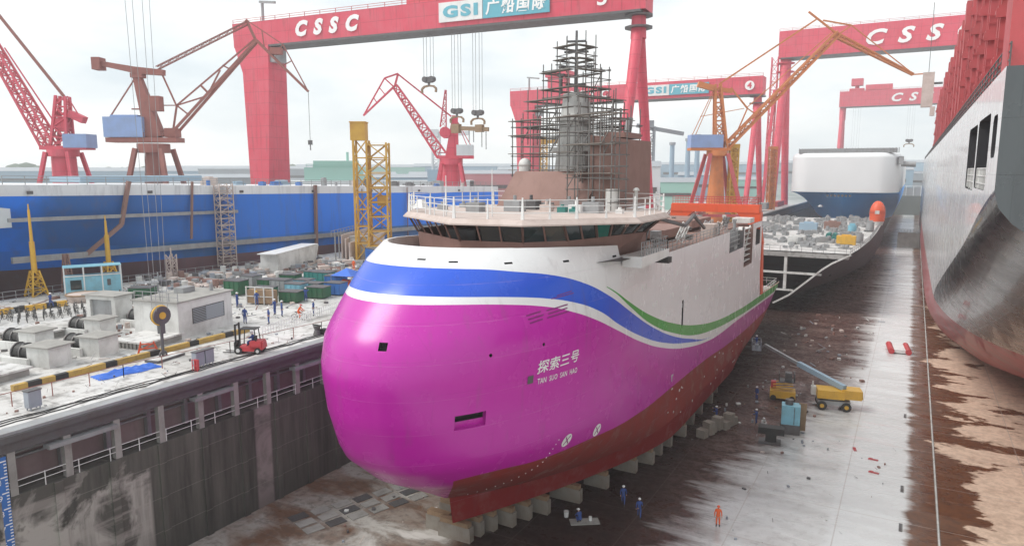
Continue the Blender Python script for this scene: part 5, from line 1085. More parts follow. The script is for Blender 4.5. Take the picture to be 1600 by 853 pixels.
# ================================================================== QUAY
def bicycle(lab,x,y,rz,g='bicycles parked on the quay',z=0):
    t=thing('bicycle',lab,'bicycle',(x,y,z),rz,g)
    for yy in(-.52,.52): mb=MB(); mb.ring((0,yy,.34),.32,.025,'X',14,4); mb.tube((-.04,yy,.34),(.04,yy,.34),.03,6); [mb.beam((0,yy,.34),(0,yy+.3*math.cos(a),.34+.3*math.sin(a)),.008) for a in (0,1.05,2.1,3.14,4.2,5.2)]; mb.build('wheel',M['black'],t)
    mb=MB(); mb.beam((0,-.52,.34),(0,-.15,.32),.03); mb.beam((0,-.15,.32),(0,-.28,.85),.03); mb.beam((0,-.15,.32),(0,.36,.80),.03); mb.beam((0,-.25,.75),(0,.35,.86),.03); mb.beam((0,.36,1.0),(0,.52,.34),.03); mb.beam((0,-.52,.34),(0,-.25,.72),.025); mb.beam((-.25,.34,1.02),(.25,.34,1.02),.025); mb.build('frame',M['steel'],t)
    mb=MB(); mb.box((0,-.29,.88),(.14,.26,.06)); mb.build('saddle',M['black'],t); return t
b0=bicycle('black bicycle standing in the crowded bicycle park at the far left of the quay',-84,38,.5)
rr=random.Random(77)
for k in range(59):
    i,j=k%20,k//20; x=-84.6+.18*i+j*2.1; y=36.0+.75*i+j*.6; dup(b0,(x+rr.uniform(-.15,.15),y+rr.uniform(-.1,.1),0),1.2+rr.uniform(-.25,.25))
for k in range(24): dup(b0,(-79.5+rr.uniform(-1,1),50+.42*k,0),.9+rr.uniform(-.3,.3))
b1=bicycle('bicycle ridden by the worker in orange across the quay',-56.0,52.8,R(-60),None); person('worker in orange riding a bicycle across the quay',(-56.0,52.8,.0),R(-60),'ride','orange','redbox')
def vent(lab,x,y,rz,w=2.6,d=2.2,h=1.9,drum=True):
    w*=.76; d*=.78; h*=.82
    t=thing('winch_house',lab,'winch house',(x,y,0),rz,'white winch houses with black drums on the quay')
    mb=MB(); mb.box((0,0,h/2),(w,d,h)); mb.build('housing',M['whitedirty'],t); mb=MB(); mb.box((0,0,h+.05),(w+.5,d+.5,.12)); mb.build('roof_slab',M['concrete'],t); mb=MB(); mb.box((-w/2-.02,0,h*.45),(.1,d*.6,h*.7)); mb.build('opening',M['void'],t)
    if drum:
        mb=MB(); mb.tube((-w/2-.2,0,.85),(-w/2-2.2,0,.85),.72,16); mb.build('drum',M['black'],t)
        for dx in(-.3,-1.2,-2.1): mb=MB(); mb.tube((-w/2+dx-.06,0,.85),(-w/2+dx+.06,0,.85),.82,16); mb.build('flange',M['steel'],t)
        mb=MB(); mb.box((-w/2-1.1,-d*.62,.35),(3.0,.3,.7)); mb.build('plinth_wall',M['whitedirty'],t)
    return t
az=R(12)
vent('largest white winch house at the front of the quay, nearest the picture corner',-60.8,30.2,az,3.1,2.6,2.0); vent('white winch house just right of the front one, before the corrugated slab',-60.6,34.2,az,2.8,2.6,2.0)
vent('white winch house at the left picture edge behind the front one',-67.5,32.6,az,2.6,2.3,2.0); vent('white winch house behind the second one, in the middle of the group',-67.6,38.4,az,2.6,2.3,2.0); vent('white winch house beside the low white building, farthest of the group',-66.4,43.6,az,2.6,2.3,2.0)
t=thing('gate_house','white open fronted shed with a grey roller shutter behind the winch houses','shed',(-74,43.2,0),az); mb=MB(); mb.box((-1.7,0,1.3),(.5,2.2,2.6)); mb.box((1.7,0,1.3),(.5,2.2,2.6)); mb.box((0,0,2.5),(3.9,2.3,.4)); mb.box((0,.9,1.3),(3,.3,2.4)); mb.build('wall',M['whitedirty'],t); mb=MB(); mb.box((0,-.75,1.1),(2.9,.1,2.2)); mb.build('shutter',M['greysteel'],t); mb=MB(); mb.box((0,0,2.75),(4.4,2.8,.12)); mb.build('roof',M['concrete'],t)
t=thing('equipment_building','low white building with a dark louvred window and a flat stained roof on the quay','building',(-62.3,44,0),R(12)); mb=MB(); mb.box((0,-.2,1.75),(5.2,7.4,3.5)); mb.build('wall',M['whitedirty'],t); mb=MB(); mb.box((0,-.2,3.56),(5.5,7.8,.14)); mb.build('roof',M['concrete'],t)
mb=MB(); mb.box((2.62,.1,1.95),(.08,4.4,1.5)); mb.build('louvre_window',M['steel'],t); mb=MB(); mb.box((2.66,.9,1.95),(.06,2.4,1.36)); [mb.box((2.70,.1,1.3+.16*k),(.05,4.3,.05)) for k in range(9)]; mb.build('louvre',M['fargrey'],t)
mb=MB(); mb.rail([(-2.5,-3.8,3.63),(2.6,-3.8,3.63)],.8,1,.03,2); mb.box((-1,1,3.9),(1.2,1.6,.5)); mb.tube((1,2.5,3.6),(1,2.5,4.3),.18,8); mb.build('roof_vent',M['greysteel'],t)
# slabs with corrugated skirts
for (x,y,w,d,lab) in((-60.6,25.0,4.6,5.2,'nearest corrugated cover slab in the picture corner of the quay'),(-60.5,38.6,4.2,4.6,'corrugated cover slab between the winch houses and the striped kerb'),(-72.5,36.5,4.5,7.5,'long pale cover slab behind the left winch houses'),(-71,47,4,6,'pale cover slab beside the open shed')):
    t=thing('cover_slab',lab,'cover slab',(x,y,0),R(10)); mb=MB(); mb.box((0,0,.62),(w,d,.16)); mb.build('top_slab',M['quay'],t); mb=MB(); mb.box((0,0,.27),(w-.4,d-.4,.52))
    for k in range(int(w/.45)): mb.box((-w/2+.25+.45*k,-d/2+.1,.27),(.22,.14,.5))
    mb.build('corrugated_skirt',M['concrete'],t)
M['kyel']=paint('worn_yellow',(.50,.32,.07),.75,.7,(.16,.12,.08),1.2)
# striped kerb
kt=thing('striped_kerb','low kerb wall painted in yellow and black blocks along the quay','kerb',(-56,36,0),R(2)); 
for k in range(22):
    mb=MB(); mb.box((0,-10.6+.98*k,.22),(.42,.97,.44)); mb.build('kerb_block',M['kyel' if (k%4!=3 and k!=1) else 'black'],kt)
kt=thing('striped_kerb','short striped kerb by the bicycle park at the left edge','kerb',(-86.6,41,0),R(-6))
for k in range(8): mb=MB(); mb.box((0,-4+1.1*k,.3),(.5,1.08,.6)); mb.build('kerb_block',M['yellow' if k%3 else 'black'],kt)
def railing(lab,pts,h,gap,mat,name='safety_railing',r=.03,bars=2):
    t=thing(name,lab,'railing',pts[0]); mb=MB(); mb.rail(pts,h,gap,r,bars); mb.build('rail',M[mat],t,True)
railing('thin brown handrail along the dock edge walkway',[(-52.0,18,0),(-52.0,31,0),(-51.0,40,0),(-50.0,50,0),(-49.6,62,0)],1.0,2.6,'crane_brown',r=.025,bars=1)
railing('white picket guard fence between the workers and the dock edge',[(-53.6,45.8,0),(-56.6,60,0)],.9,.42,'white','guard_fence',.035,2)
railing('grey railing along the far edge of the quay before the blue ship',[(-96,20,0),(-95.2,60,0),(-92,90,0)],1.1,1.4,'greysteel')
t=thing('dock_cable','loose black cables trailing along the dock edge walkway','cable',(-48.8,36,0)); mb=MB(); rr=random.Random(4); px_=None
for q in range(3):
    px_=None
    for k in range(40): p=(-49.2+.35*q+rr.uniform(-.18,.18),18+.95*k,.04); (mb.tube(px_,p,.035,4) if px_ else None); px_=p
mb.build('cable_run',M['black'],t,True)
# big sheave hook hanging over the quay
t=thing('hanging_hook_block','large yellow rimmed hook block hanging on wires over the quay in front of the building','crane hook',(-54.3,35.9,.55)); mb=MB(); mb.tube((-.28,0,3.2),(.28,0,3.2),.78,22); mb.build('sheave',M['steel'],t); mb=MB(); mb.ring((.0,0,3.2),.76,.12,'X',24,6); mb.tube((-.33,0,3.2),(.33,0,3.2),.3,12); mb.build('sheave_rim',M['yellow'],t)
mb=MB(); mb.box((0,0,2.1),(.5,.4,.9)); mb.tube((0,0,-.6),(0,0,1.7),.13,8); mb.ring((0,0,-.2),.3,.1,'X',14,6); mb.build('hook',M['steel'],t); mb=MB(); [mb.tube((dx,dy,3.6),(dx*2.2,dy*2,60),.022,4) for dx in(-.3,.3) for dy in(-.5,.5)]; mb.build('wire_rope',M['greysteel'],t)
mb=MB(); mb.box((0,0,-.65),(1.0,2.6,.12)); 
t=thing('steel_plate','dark steel plate with a white rim lying under the hanging hook','plate',(-54.2,36,0),.2); mb=MB(); mb.box((0,0,.10),(1.4,3.0,.16)); mb.build('plate',M['steel'],t); mb=MB(); mb.box((0,0,.2),(1.2,2.7,.05)); mb.build('rim',M['whitedirty'],t)
t=thing('barrier_stand','red folding barrier standing by the hanging hook','barrier',(-56.9,36.2,0),.8); mb=MB(); [mb.beam(a,b,.09) for a,b in(((-.8,0,0),(-.5,0,1.1)),((.8,0,0),(.5,0,1.1)),((-.7,0,.5),(.7,0,.5)),((-.6,0,.9),(.6,0,.9)),((-.8,.4,0),(-.5,0,1.1)),((.8,.4,0),(.5,0,1.1)),((-.7,0,.3),(.6,0,1)))]; mb.build('frame',M['frame_orange'],t)
# tarps
t=thing('blue_tarp','crumpled bright blue tarpaulin lying on the quay edge','tarpaulin',(-53.2,32.0,0),R(-8)); mb=MB(); N=14; rr=random.Random(9); Hh=[[.06+.28*abs(math.sin(i*.9+j*.5))*rr.random() for j in range(N)] for i in range(N)]
for i in range(N):
    for j in range(N): mb.v.append((-.9+1.8*i/(N-1)+.12*math.sin(j),-2.4+4.8*j/(N-1)+.1*math.sin(i*2),Hh[i][j] if 0<i<N-1 and 0<j<N-1 else .02))
for i in range(N-1):
    for j in range(N-1): mb.f.append((i*N+j,(i+1)*N+j,(i+1)*N+j+1,i*N+j+1)); mb.mi.append(0); mb.sm.append(True)
mb.build('sheet',M['tarp'],t)
for (x,y,lab) in((-49.3,35.6,'pair of grey blue electrical boxes near the forklift on the dock edge'),(-50.1,23.6,'grey electrical box by the railing in the near corner of the dock edge')):
    t=thing('electrical_box',lab,'electrical box',(x,y,0),.1)
    for k in range(2 if y>30 else 1): mb=MB(); mb.box((0,k*.95,.75),(.5,.85,1.1)); [mb.box((sx*.2,k*.95+sy*.3,.1),(.06,.06,.22)) for sx in(-1,1) for sy in(-1,1)]; mb.build('cabinet',M['panelgrey'],t); mb=MB(); mb.box((0,k*.95,1.35),(.6,.95,.08)); mb.build('lid',M['steel'],t)
t=thing('red_gas_rack','small red frame beside the grey blue electrical boxes','rack',(-48.9,35.0,0)); mb=MB(); [mb.tube((.18*k,0,0),(.18*k,0,.9),.07,8) for k in range(3)]; mb.rail([(-.1,-.2,0),(.5,-.2,0)],.9,.3,.025,2); mb.build('frame',M['redbox'],t)
# forklift with driver
t=thing('forklift','red forklift truck with a black mast and a driver on the dock edge','forklift',(-49.6,40.9,0),R(118)) 
mb=MB(); mb.box((0,-.75,.75),(1.15,1.0,.75)); mb.box((0,-.2,.45),(1.15,1.9,.4)); mb.box((0,-1.25,.75),(1.0,.3,.6),0,.8); mb.build('body',M['redbox'],t)
mb=MB(); [mb.beam((sx*.52,1.0,.1),(sx*.52,1.0,2.6),.13) for sx in(-.8,.8)]; mb.box((0,1.0,2.5),(.9,.1,.12)); mb.box((0,1.08,.7),(1.1,.08,.7)); mb.build('mast',M['black'],t)
for sx in(-.3,.3): mb=MB(); mb.box((sx,1.65,.1),(.12,1.15,.06)); mb.build('fork',M['steel'],t)
mb=MB(); [mb.beam((sx,sy,.7),(sx*.9,sy*.8,2.15),.07) for sx in(-.5,.5) for sy in(-.85,.65)]; mb.box((0,-.1,2.18),(1.05,1.5,.06)); mb.build('overhead_guard',M['black'],t)
mb=MB(); mb.box((0,-.35,1.0),(.5,.5,.12)); mb.box((0,-.6,1.25),(.5,.1,.5)); mb.build('seat',M['black'],t)
for sx in(-.55,.55):
    for sy,r_ in((.75,.34),(-.95,.28)): mb=MB(); mb.tube((sx-.12,sy,r_),(sx+.12,sy,r_),r_,16); w2=mb.build('wheel',M['black'],t); mb=MB(); mb.tube((sx-.14,sy,r_),(sx+.14,sy,r_),r_*.5,12); mb.build('rim',M['whitedirty'],w2)
d_=Vector((math.cos(R(118)+math.pi/2),math.sin(R(118)+math.pi/2),0)); person('forklift driver in blue coveralls sitting under the overhead guard',(-49.6-d_.x*.35,40.9-d_.y*.35,.55),R(118),'sit')
t=thing('mooring_capstan','small dark capstan on the dock edge close to the bow of the magenta ship','capstan',(-49.4,48.8,0)); mb=MB(); mb.tube((0,0,0),(0,0,.5),.42,12,.25); mb.tube((0,0,.5),(0,0,.9),.25,12,.4); mb.build('drum',M['steel'],t); mb=MB(); mb.box((.4,.5,.3),(.5,.6,.5)); mb.box((0,0,.95),(1.1,.12,.1)); mb.build('handle',M['black'],t)
# skips, crates and racks
def skip(lab,x,y,rz,m,w=2.2,d=1.6,h=1.5,g='metal skips lined up on the quay'):
    t=thing('skip_bin',lab,'skip',(x,y,0),rz,g); mb=MB(); mb.box((0,0,h*.55),(w,d,h*.9)); [mb.box((w*(k-1.5)/3.4,-d/2-.03,h*.55),(.08,.08,h*.85)) for k in range(4)]; mb.build('bin_body',M[m],t); mb=MB(); mb.box((0,0,h+.03),(w*1.05,d*1.05,.10)); mb.build('rim',M['steel'],t); mb=MB(); mb.box((0,0,h-.0),(w*.93,d*.93,.14)); mb.build('contents',M['primer'],t); return t
skl=[('dark green skip','green'),('pale blue skip','cyan'),('bright blue skip','skyblue'),('deep green skip','green'),('weathered teal skip','teal'),('grey green skip','greysteel')]
pos=[(-64.6,59.9),(-63.9,63.6),(-63.6,66.4),(-66.5,62.5),(-67.2,66.0),(-66.4,69.4),(-69.6,60.2),(-70.6,63.8),(-70.0,67.2),(-70.2,71.0),(-73.0,64.0),(-73.6,68.2),(-73.4,72.4),(-74.6,60.0),(-76.8,64.2)]
wh_=['at the front of the row by the cyclist','second in the front row','at the right end of the front row near the bow','behind the front row on the left','in the second row, middle','at the right of the second row near the bow','in the third row, left end','in the third row, second from left','in the third row, third from left','in the third row, right end','in the back row, left','in the back row, middle','in the back row, right end','alone left of the back row','farthest back by the grey rack']
ci=[0,0,2,1,4,2,0,5,1,4,3,0,4,0,5]
for k,(x,y) in enumerate(pos): skip('%s %s'%(skl[ci[k]][0],wh_[k]),x,y,R(14)+rr.uniform(-.1,.1),skl[ci[k]][1],2.4+rr.uniform(-.2,.3),1.8,1.5+rr.uniform(-.2,.4))
skip('dark green skip behind the open white shed near the cabin',-81.5,51.8,R(30),'green',2.6,1.8,1.6,None)
t=thing('crate_rack','brown and white crate rack where two workers stand','rack',(-66.6,57.2,0),R(14)); mb=MB(); [mb.box((-1.2+1.2*k,0,.95),(1.05,1.0,1.6)) for k in range(3)]; mb.build('crate',M['wood'],t); mb=MB(); [mb.beam((-1.8+1.2*k,-.55,0),(-1.8+1.2*k,-.55,2.1),.12) for k in range(4)]; mb.beam((-1.9,-.55,2.1),(1.9,-.55,2.1),.1); mb.beam((-1.9,-.55,1.0),(1.9,-.55,1.0),.08); mb.build('rack_frame',M['whitedirty'],t)
t=thing('long_shed','long white portable shed with a slanted broken end before the blue ship','shed',(-88.5,82,0),R(-68)); mb=MB(); mb.prism([(-8.6,-1.4,2.9),(-7.2,-1.4,0),(7.2,-1.4,0),(7.2,-1.4,3.0)],(0,0,0),(0,2.8,0)); mb.build('wall',M['whitedirty'],t); mb=MB(); mb.box((0,0,3.05),(16,3.0,.12)); mb.build('roof',M['white'],t)
mb=MB(); mb.box((-1.6,-1.45,1.3),(1.9,.1,2.2)); mb.build('blue_door',M['skyblue'],t); mb=MB(); mb.box((4.4,-1.45,1.6),(1.5,.1,1.2)); mb.build('window',M['steel'],t); mb=MB(); mb.box((.9,-1.45,1.3),(.4,.1,1.6)); mb.build('vent_panel',M['green'],t)
t=thing('site_cabin','pale cyan portable cabin with a white frame and a dark window on the quay','cabin',(-90.5,51,0),R(62)); mb=MB(); mb.box((0,0,1.5),(6.4,2.6,2.2)); mb.box((0,0,3.8),(6.4,2.6,.1)); mb.build('wall',M['cyan'],t); mb=MB(); [mb.beam((x,s*1.25,.4),(x,s*1.25,3.8),.14) for x in(-3.1,-1,1,3.1) for s in(-1,1)]; mb.beam((-3.1,-1.3,2.7),(3.1,-1.3,2.7),.12); mb.build('roof_frame',M['white'],t); mb=MB(); mb.box((-1.9,-1.32,1.6),(1.2,.06,1.2)); mb.build('window',M['glass'],t); mb=MB(); mb.box((1.7,-1.32,1.7),(.4,.06,.8)); mb.build('door_pane',M['steel'],t)
t=thing('work_tub','tan rounded tub lying below the cyan cabin','tub',(-87.2,47.8,0),R(62)); mb=MB(); mb.tube((0,0,0),(0,0,.9),1.5,16,1.9); mb.build('basin',M['primerlt'],t); mb=MB(); mb.ring((0,0,.9),1.85,.1,'Z',20,6); mb.build('rim',M['wood'],t)
t=thing('tyre_pile','heap of black tyre fenders beside the tan tub','tyres',(-85.0,49.4,0)); 
for k in range(7): mb=MB(); mb.ring((rr.uniform(-1.3,1.3),rr.uniform(-1,1),.25+.25*(k%3)),.5,.2,'Z',16,8); mb.build('tyre',M['black'],t)
t=thing('red_float','red rounded buoy next to the tyre heap','buoy',(-83.6,50.2,0)); mb=MB(); mb.dome((0,0,.4),.75,1.0); mb.tube((0,0,0),(0,0,.4),.6,12,.75); mb.build('float',M['redbox'],t); mb=MB(); mb.tube((0,0,1.1),(0,0,1.35),.08,8); mb.build('eye',M['steel'],t)
t=thing('grey_platform','grey stair platform with railings right of the cyan cabin','platform',(-86.2,55.5,0),R(60)); mb=MB(); mb.box((0,0,1.3),(2.6,2,.12)); [mb.beam((sx,sy,0),(sx,sy,1.3),.12) for sx in(-1.2,1.2) for sy in(-.9,.9)]; mb.build('deck',M['greysteel'],t); mb=MB(); mb.rail([(-1.3,-1,1.36),(1.3,-1,1.36),(1.3,1,1.36)],1.1,.8,.03,2); mb.beam((-1.3,0,1.3),(-3,0,0),.6,.1); mb.build('railing',M['greysteel'],t)
for (x,y,h,lab) in((-96.2,47.0,10.9,'yellow telescopic mast on a lattice base, nearer to the left edge'),(-97.0,57.0,8.9,'yellow telescopic mast behind the cyan cabin, shorter than its neighbour')):
    t=thing('light_mast',lab,'mast',(min(x,-95.2),y,0)); mb=MB(); mb.lattice((0,0,0),(0,0,3.2),1.9,1.9,4,.09,.7,.7); mb.build('lattice_base',M['yellow'],t); mb=MB(); mb.tube((0,0,3.0),(0,0,6.9),.34,10,.30); mb.build('outer_tube',M['yellow'],t); mb=MB(); mb.tube((0,0,6.8),(0,0,h),.2,10,.14); mb.tube((0,0,h),(0,0,h+.7),.08,8); mb.build('inner_tube',M['yellow'],t)
t=thing('lattice_post','small faded lattice post against the brown side of the blue ship','post',(-94.0,64.5,0)); mb=MB(); mb.lattice((0,0,0),(0,0,3.6),1,1,4,.07); mb.tube((0,0,3.6),(0,0,4.6),.1,8); mb.build('mast_frame',M['primerlt'],t)
t=thing('lattice_post','grey bracket post behind the nearer yellow mast','post',(-95.4,50.5,0)); mb=MB(); mb.lattice((0,0,0),(0,0,5),1.1,1.1,4,.08,.4,.4); mb.build('mast_frame',M['primer'],t)
# blue container, canopy near bow
t=thing('blue_container','blue freight container standing behind the bow of the magenta ship','container',(-62.0,74,0),R(-25)); mb=MB(); mb.box((0,0,2.6),(6.1,2.5,5.1)); [mb.box((-2.9+.4*k,-1.28,2.6),(.16,.08,4.8)) for k in range(15)]; mb.build('shell',M['skyblue'],t); mb=MB(); [mb.box((sx*3.05,-1.25,2.6),(.14,.14,5.2)) for sx in(-1,1)]; mb.box((0,0,5.2),(6.2,2.6,.1)); mb.build('corner_post',M['steel'],t)
t=thing('work_canopy','light blue peaked canopy left of the blue container','canopy',(-64.6,69.6,0),.2); mb=MB(); mb.add([(-1.6,-1.6,2.1),(1.6,-1.6,2.1),(1.6,1.6,2.1),(-1.6,1.6,2.1),(0,0,3.0)],[(0,1,4),(1,2,4),(2,3,4),(3,0,4),(3,2,1,0)]); mb.build('canopy_top',M['tarp'],t); mb=MB(); [mb.beam((sx,sy,0),(sx,sy,2.15),.06) for sx in(-1.5,1.5) for sy in(-1.5,1.5)]; mb.build('pole',M['greysteel'],t)
t=thing('orange_compressor','orange compressor under the light blue canopy','compressor',(-64.4,69.2,0)); mb=MB(); mb.box((0,0,.7),(1.6,1,.9)); mb.tube((-.7,0,1.25),(.7,0,1.25),.3,10); mb.build('casing',M['frame_orange'],t); mb=MB(); [mb.tube((sx,-.55,.25),(sx,.55,.25),.25,10) for sx in(-.5,.5)]; mb.build('wheel_pair',M['black'],t)
t=thing('bulkhead_panel','grey and beige hull panels stacked along the far quay before the blue ship','steel panels',(-90,103,0),R(-66))
mb=MB(); [mb.box((0,-1.2*k,1.6+.3*k),(22-3*k,.25,3.2+.5*k)) for k in range(3)]; mb.build('panel',M['primerlt'],t); mb=MB(); [mb.beam((-10+2*k,-2.9,0),(-10+2*k,-2.9,4.2),.2) for k in range(11)]; mb.rail([(-11,-3.2,4.2),(11,-3.2,4.2)],1,1.6,.04,2); mb.build('panel_rack',M['greysteel'],t)
t=thing('white_block','white rectangular block standing at the foot of the yellow access tower','block',(-87.2,97.5,0),.5); mb=MB(); mb.box((0,0,1.9),(3.2,2,3.8)); mb.build('shell',M['whitedirty'],t); mb=MB(); mb.box((0,0,3.85),(3.4,2.2,.1)); mb.build('cap',M['concrete'],t)
# scrap : uncountable
SM=[M['greysteel'],M['primerlt'],M['steel'],M['whitedirty'],M['primer'],M['panelgrey']]
mb=MB(); rr=random.Random(55)
def scrap(mb,x0,x1,y0,y1,n,z=0,s=1.0):
    for k in range(n):
        mb.cur=rr.randrange(6)
        x=rr.uniform(x0,x1); y=rr.uniform(y0,y1); w=rr.uniform(.15,.8)*s; q=rr.random()
        if q<.4: mb.beam((x,y,z+.1),(x+rr.uniform(-2,2)*s,y+rr.uniform(-2,2)*s,z+rr.uniform(.1,.6)),w*.2)
        elif q<.8: mb.box((x,y,z+w*.3),(w,w*rr.uniform(.6,2),w*.6),rr.uniform(0,3))
        else: mb.tube((x,y,z),(x,y,z+w),w*.4,7)
scrap(mb,-94,-80,58,92,420,0,1.5); tag(mb.build('scrap_metal',SM),'scrap metal, frames and pipes heaped between the skips and the blue ship','scrap',kind='stuff')
mb=MB(); scrap(mb,-79,-68,72,112,300,0,1.4); scrap(mb,-92,-62,100,140,260,0,1.8); tag(mb.build('scrap_timber',SM),'pale timber and plates heaped on the quay behind the skips','scrap',kind='stuff')
mb=MB(); scrap(mb,-78,-66,30,54,160,0,.7); scrap(mb,-66,-57,30,48,90,0,.45); scrap(mb,-53,-48.4,22,48,60,0,.3); scrap(mb,-80,-58,50,74,150,0,.6); scrap(mb,-94,-86,24,60,120,0,.9); tag(mb.build('yard_litter',SM),'small dark litter and fittings strewn around the winch houses','litter',kind='stuff')
# ================================================================== DOCK FLOOR THINGS
fz=FLOOR
t=thing('boom_lift','yellow boom lift with a long grey telescopic arm raised to the left','boom lift',(-6.7,91.0,fz),R(-78))
mb=MB(); mb.box((0,0,.9),(2.2,3.6,.5)); mb.box((0,0,1.25),(1.4,1.4,.4)); mb.build('chassis',M['greysteel'],t)
for sx in(-1.1,1.1):
    for sy in(-1.35,1.35): mb=MB(); mb.tube((sx-.2,sy,.55),(sx+.2,sy,.55),.55,18); w2=mb.build('wheel',M['black'],t); mb=MB(); mb.tube((sx-.23,sy,.55),(sx+.23,sy,.55),.25,12); mb.build('rim',M['yellow'],w2)
mb=MB(); mb.box((0,-.4,1.9),(2.3,3.0,1.0)); mb.box((0,1.9,2.0),(2.0,2.2,1.1)); mb.box((0,2.9,2.0),(1.8,.5,.9),0,.8); mb.build('turret',M['yellow'],t)
mb=MB(); mb.box((-.9,-2.0,1.8),(.9,.9,1.0)); mb.tube((-.6,-2.3,2.3),(-.6,-2.3,3),.1,8); mb.build('engine_box',M['whitedirty'],t)
inv=t.matrix_basis.inverted() if False else (Matrix.Translation((-6.7,91.0,fz))@Matrix.Rotation(R(-78),4,'Z')).inverted()
def wl(p): return tuple(inv@Vector(p))
mb=MB(); mb.beam(wl((-5.5,90.8,fz+2.7)),wl((-11.4,95.6,fz+3.75)),.55,.62); mb.build('outer_boom',M['farblue'],t)
mb=MB(); mb.beam(wl((-11.4,95.6,fz+3.75)),wl((-16.3,99.6,fz+4.75)),.34,.36); mb.beam(wl((-16.3,99.6,fz+4.75)),wl((-16.9,100.1,fz+4.2)),.22); mb.build('inner_boom',M['greysteel'],t)
mb=MB(); c=wl((-17.6,100.6,fz+3.9)); mb.box((c[0],c[1],c[2]),(2.6,1.2,.12)); mb.rail([(c[0]-1.3,c[1]-.6,c[2]),(c[0]+1.3,c[1]-.6,c[2]),(c[0]+1.3,c[1]+.6,c[2]),(c[0]-1.3,c[1]+.6,c[2]),(c[0]-1.3,c[1]-.6,c[2])],1.15,.5,.035,3); mb.box((c[0]+.6,c[1],c[2]+.4),(.7,.5,.7)); mb.build('work_basket',M['panelgrey'],t)
person('worker in blue standing in the basket of the boom lift beside the hull',(-17.6,100.6,fz+3.97),1.4,'reach')
t=thing('scissor_lift','small yellow scissor lift with a folded dark platform left of the boom lift','scissor lift',(-12.6,91.6,fz),R(-80)); mb=MB(); mb.box((0,0,.75),(1.9,3.0,.9)); mb.build('chassis',M['yellow'],t)
for sx in(-.9,.9):
    for sy in(-1.1,1.1): mb=MB(); mb.tube((sx-.12,sy,.35),(sx+.12,sy,.35),.35,14); mb.build('wheel',M['black'],t)
mb=MB(); [mb.beam((sx,-1.2,1.3+.35*k),(sx,1.2,1.6+.35*k),.1) for sx in(-.7,.7) for k in range(3)]; mb.build('scissor_stack',M['yellow'],t); mb=MB(); mb.box((0,.4,2.4),(1.6,1.8,.12)); mb.rail([(-.8,-.5,2.45),(.8,-.5,2.45),(.8,1.3,2.45),(-.8,1.3,2.45)],1.0,.6,.04,2); mb.box((0,.6,3.0),(.9,.8,1.0)); mb.build('platform',M['steel'],t); mb=MB(); mb.box((-.5,-1.1,1.7),(.7,.6,.8)); mb.build('red_box',M['redbox'],t)
t=thing('generator_cabinet','light blue cabinet standing on a dark base on the dock floor','cabinet',(-10.0,79.8,fz),.15); mb=MB(); mb.box((0,0,2.15),(1.9,1.5,2.1)); mb.build('cabinet',M['cyan'],t); mb=MB(); mb.box((0,0,.55),(2.0,1.6,1.1)); mb.build('base',M['steel'],t); mb=MB(); mb.box((.35,-.78,2.15),(.06,.06,1.9)); mb.build('door_seam',M['steel'],t); mb=MB(); mb.tube((-.2,0,3.2),(-.2,0,3.75),.42,12); mb.build('filter_cap',M['steel'],t)
t=thing('plywood_board','tan plywood board leaning behind the light blue cabinet','board',(-8.9,80.6,fz),.2); mb=MB(); mb.box((0,0,1.7),(.8,.08,3.3),0,1,.15); mb.build('board',M['wood'],t); mb=MB(); mb.beam((0,.9,0),(0,.2,1.6),.08); mb.build('prop',M['wood'],t)
t=thing('black_stand','black H shaped steel stand on the dock floor in front of the workers','stand',(-11.3,75.6,fz),.15); mb=MB(); mb.box((0,0,1.45),(2.6,1.2,.7)); mb.build('top_plate',M['black'],t); mb=MB(); mb.box((0,0,.7),(1.1,.8,1.0)); mb.build('stem',M['black'],t); mb=MB(); mb.box((-.1,0,.14),(2.2,1.3,.28)); mb.build('foot',M['steel'],t)
t=thing('stone_heap','pale stone blocks stacked on the dock floor under the hull','stone heap',(-17.0,76.5,fz),R(-20)); rr=random.Random(12)
for k in range(7): mb=MB(); mb.box((rr.uniform(-.3,.3),-3+1.0*k,.45+.4*(k%2)),(1.0,.9,.9+.5*(k%2)),rr.uniform(-.2,.2)); mb.build('stone',M['block'],t)
t=thing('white_bucket','small white bucket on the dock floor next to the keel blocks','bucket',(-23.3,50.3,fz)); mb=MB(); mb.tube((0,0,0),(0,0,.5),.18,14,.22); mb.build('pail',M['white'],t); mb=MB(); mb.ring((0,0,.5),.21,.02,'Z',14,4); mb.build('rim',M['greysteel'],t)
t=thing('work_mat','pale board lying under the crouching worker','board',(-21.6,50.2,fz),.6); mb=MB(); mb.box((0,0,.05),(2.4,1.0,.08)); mb.build('board',M['concrete'],t); mb=MB(); mb.tube((.5,.1,.09),(.5,.1,.42),.14,10); mb.build('tin',M['white'],t)
t=thing('float_raft','small red and white raft lying on the bright strip of floor far down the dock','raft',(-.3,126,fz),.1); mb=MB(); mb.box((0,0,.4),(1.6,4.4,.5)); mb.build('deck',M['white'],t)
for sx in(-1,1): mb=MB(); mb.tube((sx*1.2,-2.6,.45),(sx*1.2,2.6,.45),.45,12); mb.build('float_tube',M['redbox'],t)
for (x,y,rz,lab) in((-3.4,78,.2,'red scrap strip standing left of the pair on the dock floor'),(-1.6,76,1.5,'upper of two red scrap strips on the bright floor'),(-1.4,72.6,1.4,'lower of two red scrap strips on the bright floor')):
    t=thing('red_strip',lab,'strip',(x,y,fz),rz); mb=MB(); mb.box((0,0,.04),(.28,.9,.07)); mb.box((0,.2,.1),(.2,.3,.08)); mb.build('plate',M['crane_red_old'],t)
